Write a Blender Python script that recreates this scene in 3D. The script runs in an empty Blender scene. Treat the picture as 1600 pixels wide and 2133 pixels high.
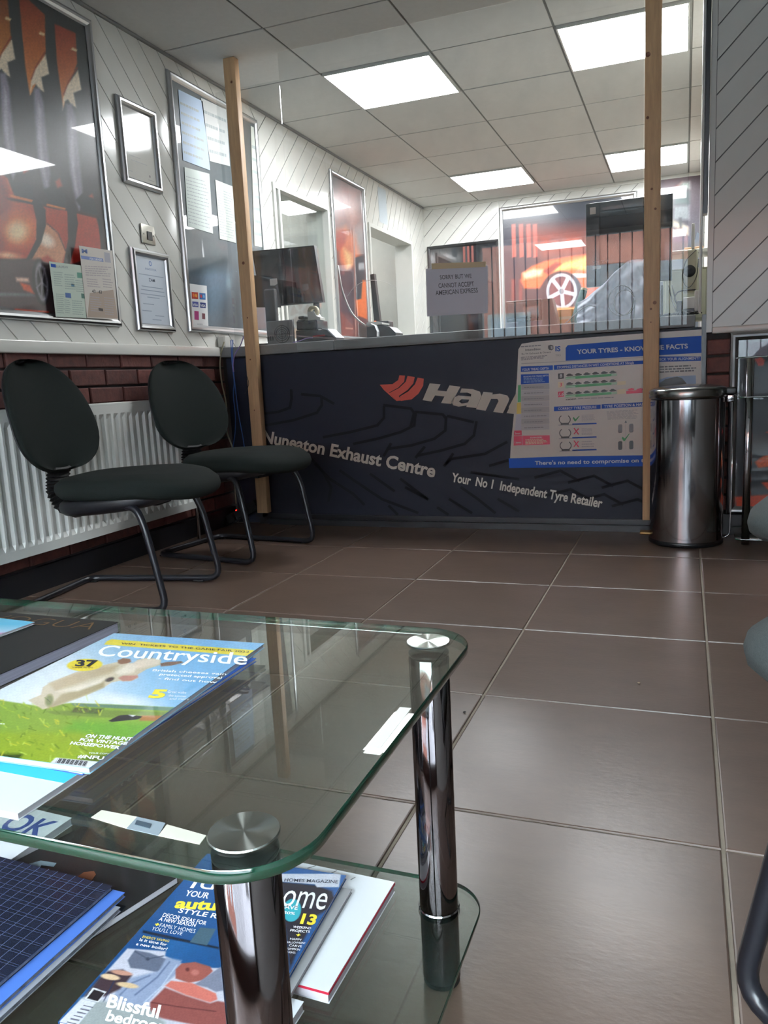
import bpy, bmesh, math, random
import numpy as np
from mathutils import Vector, Matrix
random.seed(7); rng = np.random.default_rng(7)

# ------------------------------------------------------------------ camera, world, exposure
YAW, PITCH, ROLL, FPX, HF = 0.3679, -0.1660, -0.0495, 1640.4, 0.7431
_f = np.array([-math.sin(YAW)*math.cos(PITCH), math.cos(YAW)*math.cos(PITCH), math.sin(PITCH)])
_r0 = np.array([math.cos(YAW), math.sin(YAW), 0.0]); _u0 = np.cross(_r0, _f)
_r = _r0*math.cos(ROLL)+_u0*math.sin(ROLL); _u = -_r0*math.sin(ROLL)+_u0*math.cos(ROLL)
CAMP = np.array([0, 0, HF])
C = bpy.context.scene.collection
cam = bpy.data.cameras.new('camera'); camo = bpy.data.objects.new('camera', cam); C.objects.link(camo)
cam.sensor_fit = 'HORIZONTAL'; cam.sensor_width = 36; cam.lens = FPX/1600*36; cam.clip_start = 0.01; cam.clip_end = 100
camo.matrix_world = Matrix(((_r[0], _u[0], -_f[0], 0), (_r[1], _u[1], -_f[1], 0), (_r[2], _u[2], -_f[2], HF), (0, 0, 0, 1)))
sc = bpy.context.scene; sc.camera = camo
sc.view_settings.view_transform = 'Standard'; sc.view_settings.look = 'None'
sc.view_settings.gamma = 1; sc.view_settings.use_curve_mapping = False
sc.view_settings.exposure = 0.28
W = bpy.data.worlds.new('world'); sc.world = W; W.use_nodes = True
bg = W.node_tree.nodes['Background']; bg.inputs[0].default_value = (0.80, 0.90, 1.0, 1); bg.inputs[1].default_value = 34.0
LAMP = 36.0          # ceiling panel radiance
try:
    sc.cycles.max_bounces = 10; sc.cycles.diffuse_bounces = 4; sc.cycles.glossy_bounces = 5
    sc.cycles.transparent_max_bounces = 24; sc.cycles.transmission_bounces = 6
    sc.cycles.caustics_reflective = False; sc.cycles.caustics_refractive = False
    sc.cycles.sample_clamp_indirect = 4
except Exception: pass

# ------------------------------------------------------------------ measured points on known planes
def at(px, py, plane, val):
    """photograph pixel -> world point on the plane x/y/z = val"""
    d = _f+_r*(px-800)/FPX-_u*(py-1066.5)/FPX
    a = 'xyz'.index(plane)
    return CAMP+d*((val-CAMP[a])/d[a])
def pixel_of(P):
    Q = np.asarray(P)-CAMP; z = Q@_f
    return np.stack([800+FPX*(Q@_r)/z, 1066.5-FPX*(Q@_u)/z], -1)
NRM = {'x': np.array([1., 0, 0]), 'y': np.array([0, -1., 0]), 'z': np.array([0, 0, 1.])}

# ------------------------------------------------------------------ materials
def lin(c): 
    c = np.asarray(c, float)/255.0
    return np.where(c <= .04045, c/12.92, ((c+.055)/1.055)**2.4)
MATS = {}
def M(name, rgb=(128, 128, 128), rough=.5, metal=0., spec=.5, noise=0., nscale=30., bump=0., bscale=200., coat=0., rand=0., emit=0., stretch=None, aniso=0.):
    if name in MATS: return MATS[name]
    m = bpy.data.materials.new(name); m.use_nodes = True; nt = m.node_tree; b = nt.nodes['Principled BSDF']
    col = tuple(lin(rgb))+(1,)
    b.inputs['Base Color'].default_value = col; b.inputs['Roughness'].default_value = rough
    b.inputs['Metallic'].default_value = metal; b.inputs['Specular IOR Level'].default_value = spec
    b.inputs['Coat Weight'].default_value = coat; b.inputs['Coat Roughness'].default_value = .06
    if aniso: 
        b.inputs['Anisotropic'].default_value = aniso
        t = nt.nodes.new('ShaderNodeTangent'); t.direction_type = 'RADIAL'; t.axis = 'Z'; nt.links.new(t.outputs[0], b.inputs['Tangent'])
    if emit:
        b.inputs['Emission Color'].default_value = col; b.inputs['Emission Strength'].default_value = emit
    if noise or bump or rand:
        tc = nt.nodes.new('ShaderNodeTexCoord'); mp = nt.nodes.new('ShaderNodeMapping')
        nt.links.new(tc.outputs['Object'], mp.inputs['Vector'])
        if stretch: mp.inputs['Scale'].default_value = stretch
        if rand:
            oi = nt.nodes.new('ShaderNodeObjectInfo'); mul = nt.nodes.new('ShaderNodeMath'); mul.operation = 'MULTIPLY'; mul.inputs[1].default_value = 37
            nt.links.new(oi.outputs['Random'], mul.inputs[0]); nt.links.new(mul.outputs[0], mp.inputs['Location'])
        out = None
        if noise:
            n = nt.nodes.new('ShaderNodeTexNoise'); n.inputs['Scale'].default_value = nscale; n.inputs['Detail'].default_value = 6; n.inputs['Roughness'].default_value = .65
            nt.links.new(mp.outputs[0], n.inputs['Vector'])
            mr = nt.nodes.new('ShaderNodeMapRange'); mr.inputs[1].default_value = .3; mr.inputs[2].default_value = .7
            mr.inputs[3].default_value = 1-noise; mr.inputs[4].default_value = 1+noise
            nt.links.new(n.outputs['Fac'], mr.inputs[0]); out = mr.outputs[0]
        if rand:
            mr2 = nt.nodes.new('ShaderNodeMapRange'); mr2.inputs[3].default_value = 1-rand; mr2.inputs[4].default_value = 1+rand
            nt.links.new(oi.outputs['Random'], mr2.inputs[0])
            if out is None: out = mr2.outputs[0]
            else:
                mm = nt.nodes.new('ShaderNodeMath'); mm.operation = 'MULTIPLY'; nt.links.new(out, mm.inputs[0]); nt.links.new(mr2.outputs[0], mm.inputs[1]); out = mm.outputs[0]
        if out is not None:
            vm = nt.nodes.new('ShaderNodeVectorMath'); vm.operation = 'SCALE'; vm.inputs[0].default_value = col[:3]
            nt.links.new(out, vm.inputs['Scale']); nt.links.new(vm.outputs[0], b.inputs['Base Color'])
        if bump:
            n2 = nt.nodes.new('ShaderNodeTexNoise'); n2.inputs['Scale'].default_value = bscale; n2.inputs['Detail'].default_value = 4
            nt.links.new(mp.outputs[0], n2.inputs['Vector'])
            bp = nt.nodes.new('ShaderNodeBump'); bp.inputs['Strength'].default_value = bump; bp.inputs['Distance'].default_value = .002
            nt.links.new(n2.outputs['Fac'], bp.inputs['Height']); nt.links.new(bp.outputs[0], b.inputs['Normal'])
    MATS[name] = m; return m
def ink(rgb, rough=.45): return M('ink_%d_%d_%d_%d' % (*rgb, int(rough*100)), rgb, rough)
def glassmat(name, tint, dirt=0., dirt_rgb=(200, 205, 205), ior=1.5):
    if name in MATS: return MATS[name]
    m = bpy.data.materials.new(name); m.use_nodes = True; nt = m.node_tree; nt.nodes.clear()
    o = nt.nodes.new('ShaderNodeOutputMaterial'); tr = nt.nodes.new('ShaderNodeBsdfTransparent'); gl = nt.nodes.new('ShaderNodeBsdfGlossy')
    fr = nt.nodes.new('ShaderNodeFresnel'); fr.inputs['IOR'].default_value = ior; mx = nt.nodes.new('ShaderNodeMixShader')
    tr.inputs[0].default_value = (*tint, 1); gl.inputs[0].default_value = (1, 1, 1, 1); gl.inputs['Roughness'].default_value = 0.0
    geo = nt.nodes.new('ShaderNodeNewGeometry')       # fresnel of the outer side for both faces
    bf = nt.nodes.new('ShaderNodeMath'); bf.operation = 'MULTIPLY_ADD'; bf.inputs[1].default_value = (1/ior-ior); bf.inputs[2].default_value = ior
    nt.links.new(geo.outputs['Backfacing'], bf.inputs[0]); nt.links.new(bf.outputs[0], fr.inputs['IOR'])
    base = tr
    if dirt:
        df = nt.nodes.new('ShaderNodeBsdfDiffuse'); df.inputs[0].default_value = (*lin(dirt_rgb), 1)
        n = nt.nodes.new('ShaderNodeTexNoise'); n.inputs['Scale'].default_value = 3.5; n.inputs['Detail'].default_value = 8; n.inputs['Roughness'].default_value = .7
        tc = nt.nodes.new('ShaderNodeTexCoord'); nt.links.new(tc.outputs['Object'], n.inputs['Vector'])
        mr = nt.nodes.new('ShaderNodeMapRange'); mr.inputs[1].default_value = .35; mr.inputs[2].default_value = .75; mr.inputs[3].default_value = dirt*.5; mr.inputs[4].default_value = dirt*1.9
        nt.links.new(n.outputs['Fac'], mr.inputs[0]); m1 = nt.nodes.new('ShaderNodeMixShader')
        nt.links.new(mr.outputs[0], m1.inputs[0]); nt.links.new(tr.outputs[0], m1.inputs[1]); nt.links.new(df.outputs[0], m1.inputs[2]); base = m1
    nt.links.new(fr.outputs[0], mx.inputs[0]); nt.links.new(base.outputs[0], mx.inputs[1]); nt.links.new(gl.outputs[0], mx.inputs[2])
    nt.links.new(mx.outputs[0], o.inputs[0]); MATS[name] = m; return m

CHROME = M('dark_chrome', (118, 112, 114), .07, 1.0)
STEEL = M('polished_steel', (190, 190, 195), .10, 1.0)
SILVER = M('brushed_silver', (188, 190, 192), .28, 1.0)
BLKPL = M('black_plastic', (20, 21, 23), .35)
DKPL = M('dark_grey_plastic', (50, 52, 56), .45)
WHPL = M('white_plastic', (205, 206, 200), .35)
PVC = M('white_pvc_cladding', (214, 214, 208), .16, noise=.02, nscale=8)
PVCD = M('cladding_joint', (120, 120, 118), .6)
CEIL = M('ceiling_tile_board', (204, 204, 200), .9, noise=.03, nscale=40, rand=.02)
SIDEG = M('grey_emulsion_wall', (128, 126, 122), .8, noise=.04, nscale=6)
CEILBAR = M('dark_grey_ceiling_grid', (112, 112, 108), .8)  # recessed bars, dark grey in themselves
GROUT = M('floor_grout', (146, 134, 120), .8, noise=.08, nscale=60)
TILE = M('brown_floor_tile', (98, 80, 70), .30, noise=.14, nscale=5, bump=.12, bscale=60, rand=.05, stretch=(1, 2.2, 1))
BRICK = M('dark_red_brick', (84, 44, 38), .75, noise=.35, nscale=30, bump=.9, bscale=70, rand=.35)
MORTAR = M('dark_mortar', (34, 28, 28), .9, noise=.2)
SKIRT = M('black_skirting', (24, 24, 28), .4)
WHITEP = M('white_painted_plaster', (196, 195, 186), .6, noise=.03, nscale=10)
RADW = M('white_radiator_enamel', (214, 216, 212), .28)
NAVY = M('navy_counter_panel', (25, 26, 37), .55, spec=.25, noise=.06, nscale=12)
PINE = M('planed_pine', (188, 152, 114), .55, noise=.16, nscale=9, stretch=(9, 9, .8))
FABRIC = M('charcoal_fabric', (28, 33, 31), .9, spec=.15, noise=.22, nscale=500, bump=.5, bscale=900)
FABRICG = M('worn_grey_fabric', (72, 78, 78), .85, noise=.25, nscale=450, bump=.5, bscale=900)
SHELL = M('black_seat_shell', (22, 22, 27), .42)
TUBE = M('black_painted_tube', (26, 27, 33), .3)
RUBBER = M('black_rubber', (14, 14, 15), .6)
WORKTOP = M('grey_worktop_edge', (128, 130, 130), .5, noise=.1, nscale=20)
PAPER = M('white_paper', (222, 224, 224), .6)
PAGES = M('magazine_pages', (196, 194, 200), .55, noise=.12, nscale=4, stretch=(1, 1, 900))

# ------------------------------------------------------------------ mesh builder
class B:
    def __init__(s): s.v = []; s.f = []; s.mi = []; s.mats = []; s.sm = []
    def m(s, mat):
        if mat not in s.mats: s.mats.append(mat)
        return s.mats.index(mat)
    def add(s, vs, fs, mat=None, smooth=False):
        o = len(s.v); s.v += [tuple(map(float, v)) for v in vs]; k = s.m(mat) if mat is not None else 0
        for f in fs: s.f.append([i+o for i in f]); s.mi.append(k); s.sm.append(smooth)
        return s
    def box(s, x0, x1, y0, y1, z0, z1, mat=None):
        vs = [(x, y, z) for z in (z0, z1) for y in (y0, y1) for x in (x0, x1)]
        return s.add(vs, [(0, 2, 3, 1), (4, 5, 7, 6), (0, 1, 5, 4), (2, 6, 7, 3), (0, 4, 6, 2), (1, 3, 7, 5)], mat)
    def bbox(s, x0, x1, y0, y1, z0, z1, r, mat=None, seg=3):
        """box with rounded edges"""
        bm = bmesh.new(); bmesh.ops.create_cube(bm, size=1)
        for v in bm.verts: v.co = Vector(((x0+x1)/2+v.co.x*(x1-x0), (y0+y1)/2+v.co.y*(y1-y0), (z0+z1)/2+v.co.z*(z1-z0)))
        bmesh.ops.bevel(bm, geom=bm.edges[:], offset=r, segments=seg, affect='EDGES', profile=.5)
        s.bm(bm, mat, True); return s
    def bm(s, bm, mat=None, smooth=False):
        bm.verts.index_update(); s.add([v.co[:] for v in bm.verts], [[v.index for v in f.verts] for f in bm.faces], mat, smooth); bm.free()
    def obox(s, c, ax, h, mat=None):
        """oriented box: centre, three axes, half sizes"""
        c = np.array(c, float); A = [np.array(a, float)/np.linalg.norm(a) for a in ax]
        vs = [c+A[0]*i*h[0]+A[1]*j*h[1]+A[2]*k*h[2] for k in (-1, 1) for j in (-1, 1) for i in (-1, 1)]
        return s.add(vs, [(0, 2, 3, 1), (4, 5, 7, 6), (0, 1, 5, 4), (2, 6, 7, 3), (0, 4, 6, 2), (1, 3, 7, 5)], mat)
    def prism(s, pts, n, d0, d1, mat=None, smooth=False):
        """planar polygon pts (3D) extruded along n from d0 to d1"""
        pts = [np.array(p, float) for p in pts]; n = np.array(n, float); k = len(pts)
        nn = sum((np.cross(pts[i]-pts[0], pts[(i+1) % k]-pts[0]) for i in range(k)), np.zeros(3))
        if nn@n < 0: pts = pts[::-1]
        vs = [p+n*d0 for p in pts]+[p+n*d1 for p in pts]
        s.add(vs, [list(range(k))[::-1], list(range(k, 2*k))], mat)
        o = len(s.v)-2*k; ki = s.m(mat) if mat is not None else 0
        for i in range(k):
            j = (i+1) % k; s.f.append([o+i, o+j, o+k+j, o+k+i]); s.mi.append(ki); s.sm.append(smooth)
        return s
    def flat(s, pts, n, d, mat=None):
        pts = [np.array(p, float) for p in pts]; n = np.array(n, float); k = len(pts)
        nn = sum((np.cross(pts[i]-pts[0], pts[(i+1) % k]-pts[0]) for i in range(k)), np.zeros(3))
        if nn@n < 0: pts = pts[::-1]
        return s.add([p+n*d for p in pts], [list(range(k))], mat)
    def lathe(s, c, prof, seg=32, mat=None, axis=(0, 0, 1), smooth=True):
        c = np.array(c, float); a = np.array(axis, float); a /= np.linalg.norm(a)
        e1 = np.cross(a, (1, 0, 0)) if abs(a[0]) < .9 else np.cross(a, (0, 1, 0)); e1 /= np.linalg.norm(e1); e2 = np.cross(a, e1)
        vs = []; fs = []
        for r, h in prof:
            for k in range(seg):
                t = 2*math.pi*k/seg; vs.append(c+a*h+(e1*math.cos(t)+e2*math.sin(t))*max(r, 1e-5))
        for i in range(len(prof)-1):
            for k in range(seg):
                k2 = (k+1) % seg; fs.append((i*seg+k, i*seg+k2, (i+1)*seg+k2, (i+1)*seg+k))
        return s.add(vs, fs, mat, smooth)
    def cyl(s, p0, p1, r, seg=16, mat=None, smooth=True):
        p0 = np.array(p0, float); p1 = np.array(p1, float); L = np.linalg.norm(p1-p0)
        s.lathe(p0, [(r, 0), (r, L)], seg, mat, p1-p0, smooth)
        return s.lathe(p0, [(0, 0), (r, 0)], seg, mat, p1-p0, False).lathe(p0, [(r, L), (0, L)], seg, mat, p1-p0, False)
    def tube(s, pts, r, seg=8, mat=None, rnd=0., n=5, closed=False):
        P = [np.array(p, float) for p in pts]
        if rnd:
            Q = [P[0]]
            for i in range(1, len(P)-1):
                a, b, c = P[i-1], P[i], P[i+1]; la = np.linalg.norm(a-b); lc = np.linalg.norm(c-b)
                ra = min(rnd, la*.48); rc = min(rnd, lc*.48); s0 = b+(a-b)/la*ra; s1 = b+(c-b)/lc*rc
                for k in range(n+1):
                    t = k/n; Q.append(s0*(1-t)**2+b*2*t*(1-t)+s1*t*t)
            Q.append(P[-1]); P = Q
        vs = []; fs = []; prev = None
        for i, p in enumerate(P):
            d = P[min(i+1, len(P)-1)]-P[max(i-1, 0)]; d /= (np.linalg.norm(d)+1e-12)
            if prev is None: e = np.cross(d, (0, 0, 1)); e = e if np.linalg.norm(e) > .1 else np.cross(d, (1, 0, 0))
            else: e = prev-d*(prev@d)
            e /= np.linalg.norm(e); prev = e; g = np.cross(d, e)
            for k in range(seg):
                t = 2*math.pi*k/seg; vs.append(p+(e*math.cos(t)+g*math.sin(t))*r)
        for i in range(len(P)-1):
            for k in range(seg):
                k2 = (k+1) % seg; fs.append((i*seg+k, i*seg+k2, (i+1)*seg+k2, (i+1)*seg+k))
        s.add(vs, fs, mat, True); L = len(P)
        s.add([], [], mat); o = len(s.v)-L*seg; ki = s.m(mat) if mat is not None else 0
        s.f.append([o+k for k in range(seg)][::-1]); s.mi.append(ki); s.sm.append(False)
        s.f.append([o+(L-1)*seg+k for k in range(seg)]); s.mi.append(ki); s.sm.append(False)
        return s
    def mesh(s, name, org=(0, 0, 0)):
        me = bpy.data.meshes.new(name); o = np.array(org, float)
        me.from_pydata([tuple(np.array(v)-o) for v in s.v], [], s.f)
        for m in s.mats:
            if m is not None: me.materials.append(m)
        me.polygons.foreach_set('material_index', s.mi if len([m for m in s.mats if m is not None]) else [0]*len(s.f))
        me.polygons.foreach_set('use_smooth', s.sm); me.update(); return me

def worldloc(o):
    l = np.array(o.location[:])
    while o.parent: o = o.parent; l = l+np.array(o.location[:])
    return l
def tagit(o, label=None, cat=None, group=None, kind=None):
    if label: o['label'] = label
    if cat: o['category'] = cat
    if group: o['group'] = group
    if kind: o['kind'] = kind
    return o
def thing(name, label, cat, loc=(0, 0, 0), group=None):
    o = bpy.data.objects.new(name, None); C.objects.link(o); o.location = loc; o.empty_display_size = .05
    return tagit(o, label, cat, group)
def part(name, b, parent, mat=None, label=None, kind=None):
    if name in ("print", "lettering", "grid_print", "scuff", "screw"): kind = "stuff"
    """mesh part given in world coordinates (parents carry no rotation while building)"""
    me = b.mesh(name, worldloc(parent)) if isinstance(b, B) else b
    if mat is not None: me.materials.clear(); me.materials.append(mat); me.polygons.foreach_set('material_index', [0]*len(me.polygons))
    o = bpy.data.objects.new(name, me); C.objects.link(o); o.parent = parent
    return tagit(o, label, kind=kind)
def single(name, b, label, cat, mat=None, group=None, org=None):
    pts = np.array(b.v); org = org if org is not None else [(pts[:, 0].min()+pts[:, 0].max())/2, (pts[:, 1].min()+pts[:, 1].max())/2, pts[:, 2].min()]
    me = b.mesh(name, org)
    if mat is not None: me.materials.clear(); me.materials.append(mat); me.polygons.foreach_set('material_index', [0]*len(me.polygons))
    o = bpy.data.objects.new(name, me); C.objects.link(o); o.location = org
    return tagit(o, label, cat, group)
def struct(name, b, mat=None, kind='structure'):
    o = single(name, b, None, None, mat); o['kind'] = kind; return o
def dup(root, loc, rotz, label, group=None):
    def cp(o, par):
        c = o.copy(); C.objects.link(c); c.parent = par
        for ch in list(o.children): cp(ch, c)
        return c
    r = cp(root, None); r.location = loc; r.rotation_euler = (0, 0, rotz); r['label'] = label
    if group: r['group'] = group
    return r

# ------------------------------------------------------------------ lettering and flat print
_TX = {}
def glyphs(s, bold=0.):
    k = (s, bold)
    if k in _TX: return _TX[k]
    cu = bpy.data.curves.new('t', 'FONT'); cu.body = s; cu.resolution_u = 3; cu.fill_mode = 'FRONT'; cu.offset = bold; cu.size = 1
    ob = bpy.data.objects.new('t', cu); me = bpy.data.meshes.new_from_object(ob)
    n = len(me.vertices); v = np.zeros(n*3); me.vertices.foreach_get('co', v); v = v.reshape(-1, 3)
    fs = [list(p.vertices) for p in me.polygons]
    bpy.data.objects.remove(ob); bpy.data.curves.remove(cu); bpy.data.meshes.remove(me)
    x0, x1 = (v[:, 0].min(), v[:, 0].max()) if n else (0, 1)
    _TX[k] = ((v[:, 0]-x0)/(x1-x0), v[:, 1]/.729, fs); return _TX[k]
def text3(b, s, P0, P1, UP, n, d, mat, bold=0.):
    """text from P0 to P1 (baseline), UP = vector of one capital's height"""
    x, y, fs = glyphs(s, bold); P0 = np.array(P0, float); P1 = np.array(P1, float); UP = np.array(UP, float); n = np.array(n, float)
    V = P0+np.outer(x, P1-P0)+np.outer(y, UP)+n*d
    if fs:
        f = fs[0]; q = np.cross(V[f[1]]-V[f[0]], V[f[2]]-V[f[0]])
        if q@n < 0: fs = [g[::-1] for g in fs]
    b.add(V, fs, mat)
def ptext(b, s, p0, p1, up, plane, val, d, mat, bold=0.):
    """lettering measured in the photograph: baseline pixels p0->p1, top of first letter pixel up"""
    P0 = at(*p0, plane, val); text3(b, s, P0, at(*p1, plane, val), at(*up, plane, val)-P0, NRM[plane], d, mat, bold)
def pflat(b, pts, plane, val, d, mat): b.flat([at(*p, plane, val) for p in pts], NRM[plane], d, mat)
def ribbon(b, pts, w, plane, val, d, mat):
    P = np.array(pts, float); 
    for i in range(len(P)-1):
        t = P[i+1]-P[i]; n = np.array([-t[1], t[0]])/np.linalg.norm(t)*w/2; e = t/np.linalg.norm(t)*w*.3
        pflat(b, [P[i]+n-e, P[i+1]+n+e, P[i+1]-n+e, P[i]-n-e], plane, val, d+i*.00002, mat)
def greek(b, q, rows, plane, val, d, mat, fill=.5, seed=0):
    """unreadably small lines of print inside pixel quad q = TL,TR,BR,BL"""
    R = random.Random(seed); q = [np.array(p, float) for p in q]
    for i in range(rows):
        t0 = (i+.25)/rows; t1 = (i+.25+fill)/rows; x = 0
        end = R.uniform(.75, 1)
        while x < end-.03:
            w = R.uniform(.05, .16); x1 = min(x+w, end)
            f = lambda s, t: (q[0]*(1-s)+q[1]*s)*(1-t)+(q[3]*(1-s)+q[2]*s)*t
            pflat(b, [f(x, t0), f(x1, t0), f(x1, t1), f(x, t1)], plane, val, d, mat); x = x1+.02
PRINTM = {}
def printmat(rough, coat=0.):
    k = (rough, coat)
    if k in PRINTM: return PRINTM[k]
    m = bpy.data.materials.new('printed_picture'); m.use_nodes = True; nt = m.node_tree; b = nt.nodes['Principled BSDF']
    a = nt.nodes.new('ShaderNodeAttribute'); a.attribute_name = 'Col'; nt.links.new(a.outputs['Color'], b.inputs['Base Color'])
    b.inputs['Roughness'].default_value = rough; b.inputs['Coat Weight'].default_value = coat; b.inputs['Coat Roughness'].default_value = .015
    PRINTM[k] = m; return m
def sdist(P, poly):
    """signed distance (negative inside) of pixels P to polygon"""
    Q = np.array(poly, float); n = len(Q); d = np.full(len(P), 1e9); ins = np.zeros(len(P), bool)
    for i in range(n):
        a = Q[i]; c = Q[(i+1) % n]; e = c-a; w = P-a; t = np.clip((w@e)/(e@e+1e-12), 0, 1)
        d = np.minimum(d, np.linalg.norm(w-np.outer(t, e), axis=1))
        cond = ((a[1] > P[:, 1]) != (c[1] > P[:, 1]))
        with np.errstate(divide='ignore', invalid='ignore'):
            xi = (c[0]-a[0])*(P[:, 1]-a[1])/(c[1]-a[1]+1e-12)+a[0]
        ins ^= cond & (P[:, 0] < xi)
    return np.where(ins, -d, d)
def paint(name, O, U, V, n, nu, nv, layers, parent, rough=.4, coat=0., d=0., label=None, bgc=(128, 128, 128)):
    """a flat printed picture: grid mesh with a colour per vertex; layer shapes are given in photograph pixels"""
    O = np.array(O, float); U = np.array(U, float); V = np.array(V, float); n = np.array(n, float)
    s, t = np.meshgrid(np.linspace(0, 1, nu), np.linspace(0, 1, nv)); s = s.ravel(); t = t.ravel()
    G = O+np.outer(s, U)+np.outer(t, V)+n*d
    P = pixel_of(G); col = np.tile(np.array(bgc, float), (len(P), 1))
    for L in layers:
        k = L[0]
        if k == 'poly': _, pts, c, soft = L; a = np.clip(.5-sdist(P, pts)/max(soft, .1), 0, 1)
        elif k == 'ell':
            _, cx, cy, rx, ry, rot, c, soft = L; q = P-np.array([cx, cy]); cr, sr = math.cos(rot), math.sin(rot)
            x = (q[:, 0]*cr+q[:, 1]*sr)/rx; y = (-q[:, 0]*sr+q[:, 1]*cr)/ry; a = np.clip(.5-(np.sqrt(x*x+y*y)-1)*min(rx, ry)/max(soft, .1), 0, 1)
        elif k == 'ring':
            _, cx, cy, rx, ry, rot, w, c, soft = L; q = P-np.array([cx, cy]); cr, sr = math.cos(rot), math.sin(rot)
            x = (q[:, 0]*cr+q[:, 1]*sr)/rx; y = (-q[:, 0]*sr+q[:, 1]*cr)/ry; a = np.clip(.5-(np.abs(np.sqrt(x*x+y*y)-1)*min(rx, ry)-w/2)/max(soft, .1), 0, 1)
        elif k == 'line':
            _, pts, w, c, soft = L; Q = np.array(pts, float); dd = np.full(len(P), 1e9)
            for i in range(len(Q)-1):
                e = Q[i+1]-Q[i]; w_ = P-Q[i]; tt = np.clip((w_@e)/(e@e), 0, 1); dd = np.minimum(dd, np.linalg.norm(w_-np.outer(tt, e), axis=1))
            a = np.clip(.5-(dd-w/2)/max(soft, .1), 0, 1)
        elif k == 'grad':     # colour ramp along direction p0->p1, inside optional polygon
            _, p0, p1, c0, c1, pts, soft = L; e = np.array(p1, float)-np.array(p0, float); tt = np.clip(((P-np.array(p0))@e)/(e@e), 0, 1)[:, None]
            c = np.array(c0)*(1-tt)+np.array(c1)*tt; a = np.ones(len(P)) if pts is None else np.clip(.5-sdist(P, pts)/max(soft, .1), 0, 1)
        elif k == 'noise':
            _, amp, cell, pts = L; h = np.sin(P[:, 0]/cell*2.1+np.sin(P[:, 1]/cell*1.7)*2)*np.sin(P[:, 1]/cell*2.3+np.sin(P[:, 0]/cell*1.3)*2)+rng.normal(0, .5, len(P))
            m = 1 if pts is None else np.clip(.5-sdist(P, pts)/3, 0, 1)
            col = np.clip(col*(1+(amp*h*m)[:, None]), 0, 255); continue
        col = col*(1-a[:, None])+np.array(c, float)*a[:, None]
    me = bpy.data.meshes.new(name); g = np.arange(nu*nv).reshape(nv, nu)
    F = np.stack([g[:-1, :-1], g[:-1, 1:], g[1:, 1:], g[1:, :-1]], -1).reshape(-1, 4)
    if np.cross(U, V)@n < 0: F = F[:, ::-1]
    L0 = worldloc(parent); me.vertices.add(len(G)); me.vertices.foreach_set('co', (G-L0).ravel())
    me.loops.add(F.size); me.loops.foreach_set('vertex_index', F.ravel()); me.polygons.add(len(F))
    me.polygons.foreach_set('loop_start', np.arange(0, F.size, 4)); me.polygons.foreach_set('loop_total', np.full(len(F), 4)); me.update(calc_edges=True)
    at_ = me.color_attributes.new('Col', 'FLOAT_COLOR', 'POINT'); at_.data.foreach_set('color', np.concatenate([lin(col), np.ones((len(P), 1))], 1).ravel())
    me.materials.append(printmat(rough, coat)); o = bpy.data.objects.new(name, me); C.objects.link(o); o.parent = parent
    return tagit(o, label)
def frame_rails(b, O, U, V, n, w, d, mat):
    """snap frame: mitred half-round rails around O,U,V rectangle (w inward, d proud)"""
    O = np.array(O, float); U = np.array(U, float); V = np.array(V, float); n = np.array(n, float); eu = U/np.linalg.norm(U); ev = V/np.linalg.norm(V)
    prof = [(0, 0), (0, .45*d), (.12*w, .8*d), (.35*w, d), (.6*w, .95*d), (.85*w, .65*d), (w, .3*d), (w, 0)]
    cs = [(O, eu+ev), (O+U, ev-eu), (O+U+V, -eu-ev), (O+V, eu-ev)]
    vs = [c+q*p+n*h for c, q in cs for p, h in prof]; k = len(prof); fs = []
    for i in range(4):
        j = (i+1) % 4
        for a in range(k-1): fs.append((i*k+a, j*k+a, j*k+a+1, i*k+a+1))
    b.add(vs, fs, mat, False); return b

# ================================================================== THE SETTING
XL, XR, YB, YF, YC, H = -2.33, 1.35, 7.45, -1.6, 3.71, 2.325
ZD = .925                                  # bottom of the white cladding
TAU = math.pi*2
# floor: grout slab, loose tiles on it
b = B(); b.box(XL-.25, XR+.1, YF-.1, YB+.1, -.12, -.004); floor = struct('floor', b, GROUT)
def tile_mesh(name, sx, sy, h, r, z1):
    bm = bmesh.new(); vs = []
    pr = [(0, z1-h), (0, z1-r), (r*.3, z1-r*.3), (r, z1)]
    rings = []
    for p, z in pr: rings.append([bm.verts.new((x, y, z)) for x, y in ((-sx/2+p, -sy/2+p), (sx/2-p, -sy/2+p), (sx/2-p, sy/2-p), (-sx/2+p, sy/2-p))])
    for a, c in zip(rings, rings[1:]):
        for k in range(4): bm.faces.new((a[k], a[(k+1) % 4], c[(k+1) % 4], c[k]))
    bm.faces.new(rings[-1]); me = bpy.data.meshes.new(name); bm.to_mesh(me); bm.free(); return me
tm = {}
FX, FY = -1.4339, 3.2194
xs = [XL]+[FX+.5*i for i in range(-1, 6) if XL+.02 < FX+.5*i < XR-.02]+[XR]
ys = [YF]+[FY+.5*j for j in range(-12, 2) if YF+.02 < FY+.5*j < 3.72]+[3.76]
for i in range(len(xs)-1):
    for j in range(len(ys)-1):
        sx, sy = round(xs[i+1]-xs[i], 3), round(ys[j+1]-ys[j], 3); g = .006
        if (sx, sy) not in tm: tm[(sx, sy)] = tile_mesh('floor_tile', sx-g, sy-g, .006, .003, 0); tm[(sx, sy)].materials.append(TILE)
        o = bpy.data.objects.new('floor_tile', tm[(sx, sy)]); C.objects.link(o); o.parent = floor
        o.location = np.array([(xs[i]+xs[i+1])/2, (ys[j]+ys[j+1])/2, rng.uniform(-.0006, 0)])-worldloc(floor)
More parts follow.
